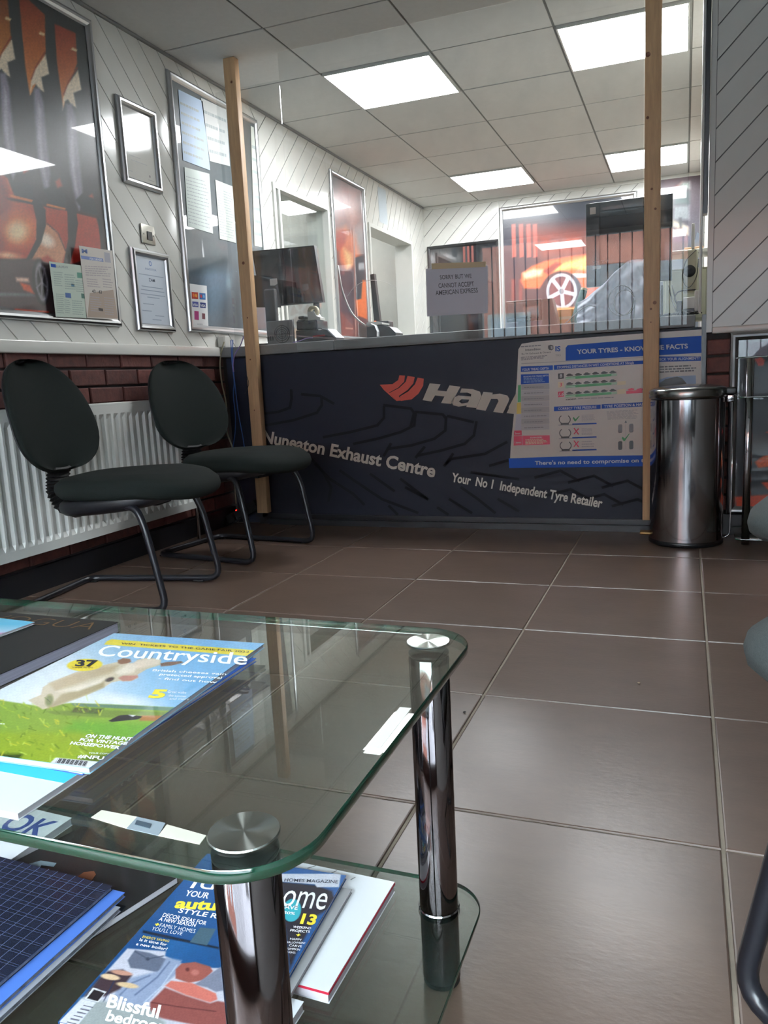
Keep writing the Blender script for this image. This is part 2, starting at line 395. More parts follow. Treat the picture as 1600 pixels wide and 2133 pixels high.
# ceiling: recessed dark grid, lay-in boards
b = B(); b.box(XL-.25, XR+.1, YF-.1, YB+.1, H+.004, H+.1); ceil = struct('ceiling', b, CEILBAR)
CX, CY = -1.7914, 3.4366
LIGHTS = [(-1, 1), (1, 1)]
xs = [XL]+[CX+.6*i for i in range(-1, 7) if XL+.02 < CX+.6*i < XR-.02]+[XR]
ys = [YF]+[CY+.6*j for j in range(-10, 10) if YF+.02 < CY+.6*j < YB-.02]+[YB]
lightcells = {(round(CX+.6*i, 2), round(CY+.6*j, 2)) for i in (0, 2) for j in (1, 5)}
tm2 = {}
for i in range(len(xs)-1):
    for j in range(len(ys)-1):
        if (round(xs[i], 2), round(ys[j], 2)) in lightcells: continue
        sx, sy = round(xs[i+1]-xs[i], 3), round(ys[j+1]-ys[j], 3)
        if (sx, sy) not in tm2:
            q = B(); q.box(-sx/2+.006, sx/2-.006, -sy/2+.006, sy/2-.006, 0, .006); tm2[(sx, sy)] = q.mesh('ceiling_tile'); tm2[(sx, sy)].materials.clear(); tm2[(sx, sy)].materials.append(CEIL)
        o = bpy.data.objects.new('ceiling_tile', tm2[(sx, sy)]); C.objects.link(o); o.parent = ceil
        o.location = np.array([(xs[i]+xs[i+1])/2, (ys[j]+ys[j+1])/2, H-.001+rng.uniform(-.0008, .0008)])-worldloc(ceil)
# ceiling light panels
PANEL = M('light_panel_diffuser', (250, 252, 255), .6, emit=LAMP)
LB = {(0, 1): 'white square ceiling light panel nearest the top of the left timber post', (2, 1): 'white square ceiling light panel crossed by the right timber post at the top', (0, 5): 'small far ceiling light panel left of the dark back wall posters', (2, 5): 'far ceiling light panel behind the right timber post'}
for (i, j), lb in LB.items():
    x, y = CX+.6*i+.3, CY+.6*j+.3
    t = thing('ceiling_light', lb, 'ceiling light', (x, y, H-.012), 'square ceiling light panels')
    b = B()
    for s0 in (-1, 1):
        b.box(x+s0*.292-.008*(s0 > 0), x+s0*.292+.008*(s0 < 0)+0, y-.292, y+.292, H-.012, H+.004); b.box(x-.284, x+.284, y+s0*.292-.008*(s0 > 0), y+s0*.292+.008*(s0 < 0), H-.012, H+.004)
    part('trim_frame', b, t, WHPL)
    b = B(); b.bbox(x-.284, x+.284, y-.284, y+.284, H-.009, H+.003, .004); part('diffuser', b, t, PANEL)
# diagonal cladding planks, clipped to rectangles
def clip(poly, a, c, keep_less):
    out = []; n = len(poly)
    for i in range(n):
        p, q = poly[i], poly[(i+1) % n]; fp = p@a-c; fq = q@a-c
        if keep_less: fp, fq = -fp, -fq
        if fp >= 0: out.append(p)
        if (fp >= 0) != (fq >= 0): out.append(p+(q-p)*fp/(fp-fq))
    return out
def planks(parent, O, eu, ev, n, u0, u1, v0, v1, ang, w, mat, gap=.005, th=.007, ph=0.):
    """planks across rectangle u0..u1 x v0..v1; board direction at ang degrees"""
    d = np.array([math.cos(math.radians(ang)), math.sin(math.radians(ang))]); m = np.array([-d[1], d[0]])
    rect = [np.array(p, float) for p in ((u0, v0), (u1, v0), (u1, v1), (u0, v1))]; pr = [p@m for p in rect]
    k = math.floor((min(pr)-ph)/w)
    while k*w+ph < max(pr):
        q = clip(clip(rect, m, k*w+ph+gap/2, False), m, (k+1)*w+ph-gap/2, True); k += 1
        if len(q) < 3: continue
        ar = abs(sum(q[i][0]*q[(i+1) % len(q)][1]-q[(i+1) % len(q)][0]*q[i][1] for i in range(len(q))))/2
        if ar < 2e-4: continue
        bb = B(); bb.prism([np.array(O)+np.array(eu)*p[0]+np.array(ev)*p[1] for p in q], n, 0, th+rng.uniform(-.0006, .0006)); part('plank', bb, parent, mat)
ey, ez, ex = np.array([0, 1., 0]), np.array([0, 0, 1.]), np.array([1., 0, 0])
# left wall with two openings to the next room
W1 = (4.44, 5.25, 1.0, 1.945); W2 = (6.0, 7.06, 1.0, 1.962)
b = B()
for y0, y1, z0, z1 in ((YF, W1[0], 0, H), (W1[0], W1[1], 0, W1[2]), (W1[0], W1[1], W1[3], H), (W1[1], W2[0], 0, H), (W2[0], W2[1], 0, W2[2]), (W2[0], W2[1], W2[3], H), (W2[1], YB, 0, H)):
    b.box(XL-.16, XL-.012, y0, y1, z0-.004 if z0 == 0 else z0, z1+.004 if z1 == H else z1)
b.box(XL-.012, XL-.008, YF, 3.9, ZD, H+.004, PVCD)
wl = struct('wall_left', b); 
wl.data.materials.clear(); wl.data.materials.append(MORTAR); wl.data.materials.append(PVCD)
fm = [0]*len(wl.data.polygons)
wl.data.polygons.foreach_set('material_index', fm)
b = B(); b.box(XL-.012, XL-.0075, YF, 4.44, ZD, H+.003)
for y0, y1, z0, z1 in ((W1[0], W1[1], W1[3], H), (W1[1], W2[0], .9, H), (W2[0], W2[1], W2[3], H), (W2[1], YB, .9, H)): b.box(XL-.012, XL-.0075, y0, y1, z0, z1+(.003 if z1 == H else 0))
part('cladding_backing', b, wl, PVCD)
planks(wl, (XL-.0075, 0, 0), ey, ez, ex, .9, 4.30, ZD+.03, H, -45, .1, PVC, ph=.03)
planks(wl, (XL-.0075, 0, 0), ey, ez, ex, 4.30, W1[0], ZD+.03, H, 45, .1, PVC)
planks(wl, (XL-.0075, 0, 0), ey, ez, ex, W1[0], W1[1], W1[3], H, 45, .1, PVC)
planks(wl, (XL-.0075, 0, 0), ey, ez, ex, W1[1], W2[0], .93, H, 45, .1, PVC)
planks(wl, (XL-.0075, 0, 0), ey, ez, ex, W2[0], W2[1], W2[3], H, 60, .1, PVC)
planks(wl, (XL-.0075, 0, 0), ey, ez, ex, W2[1], YB, .93, H, 45, .1, PVC)
b = B(); b.box(XL-.0075, XL, YF, .9, ZD+.03, H); part('cladding_sheet', b, wl, PVC)
# bricks under the cladding (shared meshes)
bk = []
for L in (.205, .0975):
    v = []
    for t_ in range(2 if L < .2 else 4):
        bm = bmesh.new(); bmesh.ops.create_cube(bm, size=1)
        for w_ in bm.verts: w_.co = Vector((w_.co.x*.02, w_.co.y*L, w_.co.z*.064))+Vector([random.uniform(-.0015, .0015) for _ in range(3)])
        bmesh.ops.bevel(bm, geom=[e for e in bm.edges if all(q.co.x > 0 for q in e.verts)], offset=.004, segments=1, affect='EDGES')
        me = bpy.data.meshes.new('brick'); bm.to_mesh(me); bm.free(); me.materials.append(BRICK); v.append(me)
    bk.append(v)
def bricks(parent, along, c0, c1, z0, z1, plane, sgn):
    """courses of bricks; along = 'y' (wall faces +x) or 'x' (wall faces -y)"""
    z = z0+.037; row = 0
    while z+.03 < z1:
        s = c0-(0 if row % 2 else .1075)
        while s < c1:
            a, e = max(s, c0), min(s+.205, c1)
            if e-a > .05:
                half = (e-a) < .15; me = random.choice(bk[1] if half else bk[0]); o = bpy.data.objects.new('brick', me); C.objects.link(o); o.parent = parent
                L = .0975 if half else .205; pr = rng.uniform(-.002, .002)
                if along == 'y': o.location = np.array([plane-.006+pr, (a+e)/2, z])-worldloc(parent); o.scale = (1, (e-a)/L, 1)
                else: o.location = np.array([(a+e)/2, plane+.006-pr, z])-worldloc(parent); o.rotation_euler = (0, 0, -math.pi/2); o.scale = (1, (e-a)/L, 1)
            s += .215
        z += .075; row += 1
bricks(wl, 'y', 1.3, 3.75, .10, ZD, XL-.004, 1)
b = B(); b.box(XL-.012, XL+.008, YF+.01, 3.74, 0, .095); bl = struct('baseboard_left', b, SKIRT)
b = B()
for y0, y1 in ((YF+.01, 3.72),): b.bbox(XL-.008, XL+.022, y0, y1, ZD-.018, ZD+.032, .006)
struct('trim_1', b, PVC)
b = B(); b.bbox(XL-.01, XL+.012, YF+.01, YB-.01, H-.014, H-.001, .003); struct('trim_2', b, PVCD)
# windows through the left wall
def wall_window(name, y0, y1, z0, z1, pane, posts):
    b = B(); t = .03
    b.box(XL-.15, XL+.012, y0, y0+t, z0, z1); b.box(XL-.15, XL+.012, y1-t, y1, z0, z1); b.box(XL-.15, XL+.012, y0+t, y1-t, z1-t, z1); b.box(XL-.15, XL+.012, y0+t, y1-t, z0, z0+t)
    w = struct(name, b, WHPL)
    for p in posts: q = B(); q.bbox(XL-.01, XL+.016, p, p+.022, z0+t, z1-t, .004); part('mullion', q, w, WHPL)
    if pane: q = B(); q.box(XL-.035, XL-.031, y0+t, y1-t, z0+t, z1-t); part('pane', q, w, glassmat('window_glass', (.93, .95, .94), .03))
    return w
w1 = wall_window('window_1', W1[0], W1[1], W1[2], W1[3], True, (4.50,))
w2 = wall_window('window_2', W2[0], W2[1], W2[2], W2[3], False, ())
# the corridor seen through them; two unseen light panels added to brighten it
t = thing('ceiling_light', 'added glowing panel brightening the corridor beyond the left wall openings', 'ceiling light', (XL-.8, 5.0, H-.012))
b = B(); b.bbox(XL-1.1, XL-.5, 4.7, 5.3, H-.011, H+.0, .004); part('diffuser', b, t, M('added_corridor_glow', (250, 252, 255), .6, emit=LAMP*.35))
t = thing('ceiling_light', 'added glowing panel nearest the back wall, brightening the corridor beyond the left wall openings', 'ceiling light', (XL-.8, 6.8, H-.012))
b = B(); b.bbox(XL-1.1, XL-.5, 6.5, 7.1, H-.011, H+.0, .004); part('diffuser', b, t, M('added_corridor_glow', (250, 252, 255), .6, emit=LAMP*.35))
b = B(); b.box(XL-1.5, XL-1.45, 3.6, YB+.1, -.1, H); b.box(XL-1.45, XL-.16, 3.6, 3.65, -.1, H); b.box(XL-1.45, XL-.16, YB+.05, YB+.1, -.1, H)
b.box(XL-1.45, XL-.16, 3.65, YB+.05, H, H+.05); b.box(XL-1.45, XL-.16, 3.65, YB+.05, -.1, -.05); b.box(XL-1.45, XL-.16, 5.56, 5.62, -.05, H)
struct('wall_corridor', b, WHITEP)
# back wall
b = B(); b.box(XL-.16, XR+.1, YB+.012, YB+.1, -.004, H+.004); wb = struct('wall_back', b, WHITEP)
b = B(); b.box(XL, XR, YB+.0075, YB+.012, .9, H); part('cladding_backing', b, wb, PVCD)
planks(wb, (0, YB+.0075, 0), ex, ez, -ey, XL, -1.56, .93, H, 45, .1, PVC)
planks(wb, (0, YB+.0075, 0), ex, ez, -ey, -1.56, .6, .93, H, 45, .1, PVC)
b = B(); b.bbox(XL+.02, XR, YB-.012, YB+.008, H-.03, H-.001, .005); struct('trim_3', b, PVC)
# right walls: partition facing the waiting area, side wall, shop front behind
PX = .085
b = B(); b.box(PX, XR+.1, YC+.012, YC+.09, -.004, H+.004); wp = struct('wall_right', b, MORTAR)
b = B(); b.box(PX, XR, YC+.0075, YC+.012, .89, H+.003); part('cladding_backing', b, wp, PVCD)
planks(wp, (0, YC+.0075, 0), ex, ez, -ey, PX+.022, 1.3, .895, H, 45, .0915, PVC, ph=.02)
b = B(); b.box(PX-.002, PX+.02, YC-.004, YC+.0115, .875, H-.002); part('corner_trim', b, wp, PVC)
bricks(wp, 'x', .09, 1.3, .10, .87, YC+.004, 1)
b = B(); b.box(.155, XR, YC-.014, YC-.001, 0, .09); struct('baseboard_right', b, SKIRT)
b = B(); b.bbox(PX+.021, XR-.01, YC-.016, YC+.004, .868, .896, .004); struct('trim_4', b, PVC)
b = B(); b.box(PX-.022, PX-.004, YC-.02, YC+.05, 1.36, H-.001); struct('trim_5', b, BLKPL)
b = B(); b.bbox(PX-.034, PX-.0225, YC-.012, YC+.05, .96, H-.001, .003); struct('trim_6', b, PVC)
b = B(); b.box(XR+.0, XR+.1, YF-.1, YB+.1, -.004, H+.004); struct('wall_side', b, SIDEG)
# staff side partition (right edge of the staff area)
b = B(); b.box(.14, .18, YC+.1, YB, -.004, H+.002); struct('wall_staff', b, WHITEP)
# rear: shop front with a barred window
WR = (-2.2, 1.2, .25, 2.2)
b = B(); b.box(XL, WR[0], YF-.1, YF, -.004, H+.004); b.box(WR[1], XR, YF-.1, YF, -.004, H+.004); b.box(WR[0], WR[1], YF-.1, YF, -.004, WR[2]); b.box(WR[0], WR[1], YF-.1, YF, WR[3], H+.004)
struct('wall_rear', b, M('rear_brick_paint', (92, 60, 52), .8, noise=.2))
b = B()
for x in (WR[0], WR[1]-.05): b.box(x, x+.05, YF-.08, YF+.01, WR[2], WR[3])
for z in (WR[2], WR[3]-.05): b.box(WR[0]+.05, WR[1]-.05, YF-.08, YF+.01, z, z+.05)
w3 = struct('window_3', b, WHPL)
q = B(); q.box(WR[0]+.05, WR[1]-.05, YF-.05, YF-.045, WR[2]+.05, WR[3]-.05); part('pane', q, w3, glassmat('window_glass', (.93, .95, .94), .03))
x = WR[0]+.16
while x < WR[1]-.1:
    q = B(); q.box(x, x+.014, YF-.03, YF-.016, WR[2]+.05, WR[3]-.05); part('security_bar', q, w3, BLKPL); x += .125
# outside the shop front: yard, brick building, parked van
b = B(); b.box(-12, 9, -16, YF-.1, -.2, -.1); struct('ground_outside', b, M('asphalt', (96, 98, 100), .9, noise=.1))
b = B(); b.box(-12, 9, -15.5, -15, -.1, 6.5); bo = struct('wall_opposite', b, M('far_brick', (120, 74, 60), .8, noise=.2, nscale=3))
for i in range(7):
    q = B(); q.box(-10+i*2.4, -8.8+i*2.4, -15, -14.93, 1.0, 2.4); wn = part('window', q, bo, WHPL)
    q = B(); q.box(-9.9+i*2.4, -8.9+i*2.4, -14.93, -14.9, 1.1, 2.3); part('pane', q, wn, M('far_pane', (200, 215, 225), .1))
van = thing('van', 'white panel van parked outside behind the viewer', 'van', (1.2, -5.4, -.1)); VW = M('white_van_paint', (225, 228, 232), .25, coat=.5)
b = B(); b.prism([(-1.5, -6.3, .15), (3.7, -6.3, .15), (3.7, -6.3, .95), (3.2, -6.3, 1.2), (2.6, -6.3, 2.1), (-1.4, -6.3, 2.2), (-1.5, -6.3, 2.1)], (0, 1, 0), 0, 1.8); part('body', b, van, VW)
b = B(); b.prism([(1.95, -4.5, 1.15), (2.9, -4.5, 1.15), (2.5, -4.5, 1.8), (1.95, -4.5, 1.85)], (0, 1, 0), 0, .01); part('side_window', b, van, BLKPL)
for wx in (-.6, 2.8):
    for wy in (-4.62, -6.18): b = B(); b.lathe((wx, wy, .24), [(0, -.1), (.34, -.1), (.34, .1), (0, .1)], 20, axis=(0, 1, 0)); part('wheel', b, van, RUBBER)

# ================================================================== COUNTER
ct = thing('reception_counter', 'dark navy reception counter with printed tyre tread and lettering on its front', 'counter', (-1.0, 3.95, 0))
b = B(); b.box(-2.10, PX-.02, YC, YC+.02, .055, .9, NAVY); front = part('front_panel', b, ct)
b = B(); b.box(-2.10, PX-.02, YC-.004, YC+.02, 0, .03); b.box(-2.10, PX-.02, YC+.02, YC+.035, .03, .06); b.box(-2.10, PX-.02, YC-.009, YC-.0005, .045, .06); part('kick_board', b, ct, SKIRT)
b = B(); b.box(-2.10, -2.08, YC+.02, 4.36, 0, .9); b.box(.02, .04, YC+.02, 4.36, 0, .9); b.box(-2.08, .02, 4.34, 4.36, 0, .9); part('carcass', b, ct, BLKPL)
b = B(); b.box(PX-.019, PX-.0004, YC+.002, YC+.03, 0, .952); part('end_post', b, ct, BLKPL)
b = B(); b.box(XL+.01, -2.101, YC+.05, YC+.07, 0, .9); part('end_panel', b, ct, M('dark_blue_board', (22, 27, 44), .5))
b = B(); b.box(-2.17, -2.102, YC+.02, YC+.045, 0, .9); part('end_board', b, ct, M('black_wood_board', (20, 19, 20), .45, noise=.5, nscale=30, stretch=(8, 8, .4)))
wt = thing('worktop', 'grey edged worktop laid along the top of the navy counter', 'worktop', (-1.0, 4.0, .9))
for x0, x1 in ((XL+.002, -1.653), (-1.65, .04)):
    b = B(); b.bbox(x0, x1, YC-.012, 4.38, .903, .953, .004); part('worktop_section', b, wt, WORKTOP)
DK = ink((11, 11, 18), 50)
b = B()
def K(x, y, s=2.857, ox=520, oy=690): return (ox+x/s, oy+y/s)
TREAD = [[(90, 490), (170, 480), (240, 455), (250, 400), (248, 350)], [(90, 560), (260, 530), (400, 485), (430, 440), (428, 390)], [(440, 630), (600, 600), (760, 560), (800, 515), (800, 450)],
 [(620, 670), (760, 640), (900, 600), (980, 560), (987, 490)], [(820, 700), (960, 680), (1100, 640), (1165, 590), (1170, 510)], [(1000, 740), (1140, 710), (1280, 670), (1335, 620), (1350, 540)],
 [(1170, 790), (1200, 760), (1400, 730), (1530, 660)], [(1320, 840), (1600, 880)], [(1430, 800), (1600, 750)],
 [(370, 760), (440, 840), (485, 930), (470, 1010)], [(390, 790), (480, 880), (620, 970), (680, 1030)], [(540, 830), (640, 900), (790, 1000), (1000, 1080)], [(720, 850), (860, 950)],
 [(900, 880), (1060, 1000)], [(930, 930), (1060, 1000)], [(1190, 1000), (1320, 1080)], [(1260, 930), (1360, 1000), (1460, 1080)], [(1480, 1000), (1600, 1070)], [(830, 1040), (880, 1090)], [(1120, 1050), (1180, 1090)],
 [(840, 670), (800, 740)], [(1040, 690), (990, 750)], [(1210, 730), (1160, 800)], [(980, 480), (960, 560)], [(310, 375), (420, 385), (500, 430)], [(800, 440), (960, 460), (990, 500)], [(990, 480), (1150, 495), (1170, 520)], [(1180, 505), (1330, 540)]]
for t in TREAD: ribbon(b, [K(*p) for p in t], 5.5, 'y', YC, .0004, DK)
for x0, y0 in ((1700, 870), (1900, 900), (2100, 930)):
    for dx, dy in ((0, 0), (60, 110)): ribbon(b, [K(x0+dx, y0+dy), K(x0+dx+150, y0+dy-40), K(x0+dx+260, y0+dy+20)], 5.5, 'y', YC, .0004, DK)
part('tread_print', b, front, label='darker tyre tread pattern printed on the panel')
b = B(); RED = ink((196, 74, 58)); CRM = ink((206, 202, 190))
for poly in ([(775, 318), (850, 315), (885, 290), (892, 262), (925, 264), (920, 300), (885, 335), (830, 365), (870, 412), (800, 350)],
             [(940, 266), (983, 272), (975, 310), (940, 350), (888, 385), (905, 412), (875, 415), (832, 368), (890, 338), (930, 300)],
             [(1000, 276), (1037, 282), (1033, 325), (1005, 372), (965, 405), (900, 415), (895, 388), (945, 358), (985, 315)]):
    b = B(); pflat(b, [K(*p) for p in poly], 'y', YC, .0008, RED); part('wing_mark', b, front)
for poly in ([(1072, 310), (1137, 316), (1118, 352), (1172, 358), (1190, 322), (1255, 330), (1200, 432), (1140, 427), (1160, 388), (1104, 382), (1083, 418), (1030, 410)],
             [(1262, 340), (1330, 345), (1372, 360), (1380, 385), (1350, 457), (1290, 450), (1293, 441), (1245, 449), (1212, 440), (1200, 420), (1212, 398), (1242, 382), (1318, 388), (1320, 374), (1295, 365), (1252, 366)],
             [(1392, 360), (1448, 366), (1444, 376), (1490, 371), (1535, 383), (1546, 402), (1540, 422), (1508, 487), (1450, 480), (1482, 415), (1475, 403), (1438, 402), (1405, 473), (1348, 464)],
             [(1580, 385), (1645, 330), (1625, 410), (1640, 500), (1530, 487)]):
    b = B(); pflat(b, [K(*p) for p in poly], 'y', YC, .0008, CRM); part('letter', b, front)
b = B(); pflat(b, [K(*p) for p in ((1246, 418), (1262, 404), (1308, 407), (1300, 424), (1262, 430))], 'y', YC, .0012, NAVY)
part('letter_counter', b, front); b = B()
ptext(b, 'Nuneaton Exhaust Centre', K(75, 658), K(1100, 868), K(86, 586), 'y', YC, .0008, CRM, .03)
part('banner_lettering', b, front); b = B()
ptext(b, 'Your  No 1  Independent Tyre Retailer', K(1200, 893), K(2094, 1050), K(1209, 840), 'y', YC, .0008, CRM, .028)
part('banner_lettering', b, front)
# ---- timber posts and clear screens
def post(x0, x1, z0, label, sidegroove):
    b = B(); y0, y1 = 3.632, 3.676
    b.bbox(x0, x1, y0, y1, z0, H-.002, .003, None, 2)
    t = thing('timber_post', label, 'post', ((x0+x1)/2, (y0+y1)/2, z0), 'timber posts of the counter screen'); part('post', b, t, PINE)
    b = B(); b.bbox(x0+.006, x1-.008 if sidegroove else x1-.004, y1+.0006, y1+.014, .954, H-.003, .002, None, 2); part('batten', b, t, PINE)
    KN = M('pine_knot', (104, 62, 38), .6); b = B()
    for kx, kz, r in ([(.04, 2.21, .006), (.03, 1.36, .008), (.03, 1.09, .004), (.028, .88, .004), (.03, .62, .004)] if sidegroove else [(.012, 1.99, .010), (.03, 1.47, .005), (.045, 1.39, .005), (.045, 1.01, .008), (.03, .985, .005), (.03, .93, .003), (.012, 1.75, .006)]):
        b = B(); b.lathe((x0+kx, y0-.0003, kz), [(0, 0), (r, 0)], 10, axis=(0, -1, 0), smooth=False); part('knot', b, t, KN)
    return t
post(-2.125, -2.062, .075, 'left pine timber post holding the clear counter screen, behind the far chair', True)
post(-.168, -.104, .07, 'right pine timber post holding the clear counter screen, beside the bin', False)
PLEXI = glassmat('clear_acrylic_sheet', (.965, .975, .975), .05, (190, 200, 205))
for i, (x0, x1, z0, z1, lb) in enumerate(((-2.215, -1.857, .955, 2.2, 'narrow clear acrylic sheet behind the left timber post'), (-1.855, -.175, .914, H-.004, 'large clear acrylic counter screen between the two timber posts'), (-.165, .006, .914, 2.115, 'narrow clear acrylic sheet right of the right timber post'))):
    b = B(); y = 3.691 if i else 3.6915; b.box(x0, x1, y, y+.004, z0, z1); single('acrylic_screen', b, lb, 'screen', PLEXI, 'clear acrylic screens over the counter')
# paper notice taped on the screen
nt_ = thing('paper_notice', 'white printed paper notice taped on the clear screen with brown tape', 'notice', tuple(at(950, 658, 'y', 3.689)))
b = B(); b.prism([at(*p, 'y', 3.689) for p in ((887, 560), (1016, 553), (1016, 652), (890, 659))], (0, -1, 0), 0, .0008); sh = part('sheet', b, nt_, M('lilac_white_paper', (208, 210, 222), .6))
b = B(); TX = ink((60, 62, 74))
ptext(b, 'SORRY BUT WE', (917, 582), (983, 579), (916, 573), 'y', 3.689, .0012, TX, .012)
ptext(b, 'CANNOT ACCEPT', (914, 600), (988, 596), (913, 590), 'y', 3.689, .0012, TX, .012)
ptext(b, 'AMERICAN EXPRESS', (908, 615), (996, 609), (907, 605), 'y', 3.689, .0012, TX, .012)
part('print', b, sh)
b = B(); b.prism([at(*p, 'y', 3.6885) for p in ((899, 549), (1012, 545), (1012, 556), (900, 561))], (0, -1, 0), .001, .0018); part('tape', b, nt_, M('brown_tape', (196, 176, 140), .4))
# ---- tyre safety poster on the counter front
PY = 3.7085
tp = thing('tyre_poster', 'blue and white tyre safety poster curling on the counter front beside the bin', 'poster', (-.35, PY, .33))
b = B(); pp = [(1087, 716), (1120, 711), (1345, 694), (1462, 686), (1461, 820), (1461, 952), (1345, 962), (1230, 966), (1062, 973), (1064, 930), (1072, 850), (1077, 790), (1080, 728)]
b.prism([at(*p, 'y', PY) for p in pp], (0, -1, 0), 0, .0012); ps = part('sheet', b, tp, M('poster_paper', (214, 214, 208), .35, noise=.04, nscale=6))
def Q(x, y): return (1060+x/5.333, 690+y/5.333)
BLU = ink((48, 88, 172), 35); WH = ink((226, 228, 226)); GRN = ink((62, 150, 92)); LG = ink((176, 212, 188)); PK = ink((204, 60, 92)); BK = ink((24, 24, 26)); GY = ink((176, 178, 180)); MG = ink((132, 136, 140)); YL = ink((214, 190, 90)); LB_ = ink((150, 176, 206)); CR = ink((226, 218, 190))
def pf(pts, mat, d=.0016): pflat(b, [Q(*p) for p in pts], 'y', PY, d, mat)
def pt(s, p0, p1, up, mat, d=.0019, bold=.02): ptext(b, s, Q(*p0), Q(*p1), Q(*up), 'y', PY, d, mat, bold)
b = B()
pf([(632, 185), (655, 155), (1500, 88), (2140, 50), (2140, 240), (1500, 275), (632, 328)], BLU)
pf([(0, 1412), (660, 1388), (1480, 1378), (2140, 1330), (2140, 1420), (1490, 1500), (900, 1508), (5, 1520)], BLU)
pt('YOUR TYRES - KNOW THE FACTS', (760, 252), (1992, 188), (755, 202), WH, bold=.03)
pt("There's no need to compromise on tyres", (290, 1484), (1640, 1450), (290, 1440), WH)
pt('IS', (518, 222), (575, 220), (518, 165), BLU, bold=.03); pt('TRS', (518, 280), (577, 276), (518, 258), MG, bold=0)
pf([(437, 160), (465, 150), (495, 160), (497, 195), (480, 212), (450, 208), (437, 190)], ink((70, 72, 74)), .0018); pf([(465, 165), (488, 168), (488, 198), (468, 200)], GY, .0022)
greek(b, [Q(*p) for p in ((135, 160), (420, 140), (420, 165), (130, 185))], 1, 'y', PY, .0018, MG, .5, 1)
pt('Intenditec', (185, 220), (355, 207), (184, 195), ink((90, 92, 94))); pt('Rs W Exhaust & Direct', (145, 262), (468, 240), (143, 243), ink((90, 92, 94)), bold=.01)
greek(b, [Q(*p) for p in ((135, 283), (430, 262), (430, 300), (135, 325))], 3, 'y', PY, .0018, MG, .6, 2)
pf([(140, 355), (630, 330), (1495, 288), (1495, 292), (630, 338), (140, 365)], GY)
pf([(135, 392), (490, 378), (490, 430), (135, 452)], BLU); pt('YOUR TREAD DEPTH', (147, 442), (447, 424), (147, 414), WH)
pf([(502, 377), (1495, 325), (1495, 362), (502, 428)], BLU); pt('STOPPING DISTANCES IN WET CONDITIONS AT 50mph', (538, 415), (1390, 362), (536, 388), WH)
pf([(135, 480), (445, 470), (447, 575), (135, 590)], BLU); pt('REASONS FOR TREAD DEPTH', (165, 515), (440, 500), (164, 497), WH, bold=.01); greek(b, [Q(*p) for p in ((165, 520), (430, 510), (430, 565), (165, 575))], 4, 'y', PY, .0018, LB_, .5, 3)
for i in range(8):
    y = 592+i*64; pf([(140, y), (450, y-10), (452, y+50), (140, y+60)], GY if i % 2 == 0 else ink((190, 193, 196))); greek(b, [Q(*p) for p in ((170, y+24), (420, y+16), (420, y+34), (170, y+42))], 1, 'y', PY, .0019, MG, .5, 10+i)
pf([(104, 600), (135, 595), (135, 785), (100, 790)], GRN); pf([(92, 795), (135, 790), (138, 915), (86, 918)], YL); pf([(85, 925), (138, 920), (140, 1098), (68, 1100)], ink((196, 202, 214)))
pf([(60, 1104), (143, 1102), (145, 1155), (58, 1160)], PK); pf([(57, 1165), (145, 1162), (146, 1265), (55, 1270)], PK); pf([(150, 1160), (455, 1155), (458, 1256), (152, 1266)], PK)
pt('DANGER!', (240, 1190), (370, 1187), (240, 1173), WH); greek(b, [Q(*p) for p in ((185, 1195), (440, 1190), (440, 1250), (185, 1258))], 4, 'y', PY, .0019, CR, .6, 4); pt('2mm', (70, 1144), (126, 1142), (70, 1126), WH); pt('1.6mm', (68, 1246), (136, 1244), (68, 1224), WH)
for k, (y, col, tx) in enumerate(((470, BK, '8'), (566, CR, '3'), (672, PK, '1.6'))):
    pf([(546, y), (611, y-6), (613, y+54), (549, y+62)], col); pt(tx, (566 if k < 2 else 553, y+46), (594 if k < 2 else 606, y+43), (565, y+8), PK if k == 1 else WH)
    pf([(630, y+38), (1200, y-2), (1202, y+24), (632, y+66)], GRN); pf([(632, y+44), (740, y+38), (742, y+58), (634, y+62)], LG, .0018); pf([(1140, y+4), (1200, y), (1200, y+22), (1140, y+28)], LG, .0018)
    for c in range(6):
        x = 634+c*96; yy = y+8-c*6.5
        pf([(x, yy+14), (x+14, yy+4), (x+26, yy-6), (x+50, yy-8), (x+66, yy+2), (x+84, yy+6), (x+80, yy+14), (x+60, yy+20), (x+20, yy+24)], BK, .002)
pf([(1205, 560), (1300, 550), (1300, 590), (1205, 600)], CR); pf([(1205, 650), (1300, 640), (1300, 690), (1205, 700)], CR)
pf([(1305, 665), (1485, 650), (1485, 685), (1305, 695)], PK)
for x in (1318, 1415): pf([(x, 652), (x+14, 640), (x+50, 630), (x+80, 640), (x+70, 652), (x+20, 660)], PK, .002)
pt('REMEMBER', (635, 768), (752, 758), (635, 752), BK); greek(b, [Q(*p) for p in ((770, 742), (1230, 722), (1230, 738), (770, 758))], 1, 'y', PY, .0018, MG, .5, 5)
pf([(502, 838), (1020, 815), (1020, 862), (502, 888)], BLU); pt('CORRECT TYRE PRESSURE', (548, 874), (975, 855), (548, 846), WH)
pf([(1032, 812), (1485, 788), (1485, 835), (1032, 860)], BLU); pt('TYRE POSITION & HANDLING', (1058, 850), (1640, 818), (1058, 820), WH)
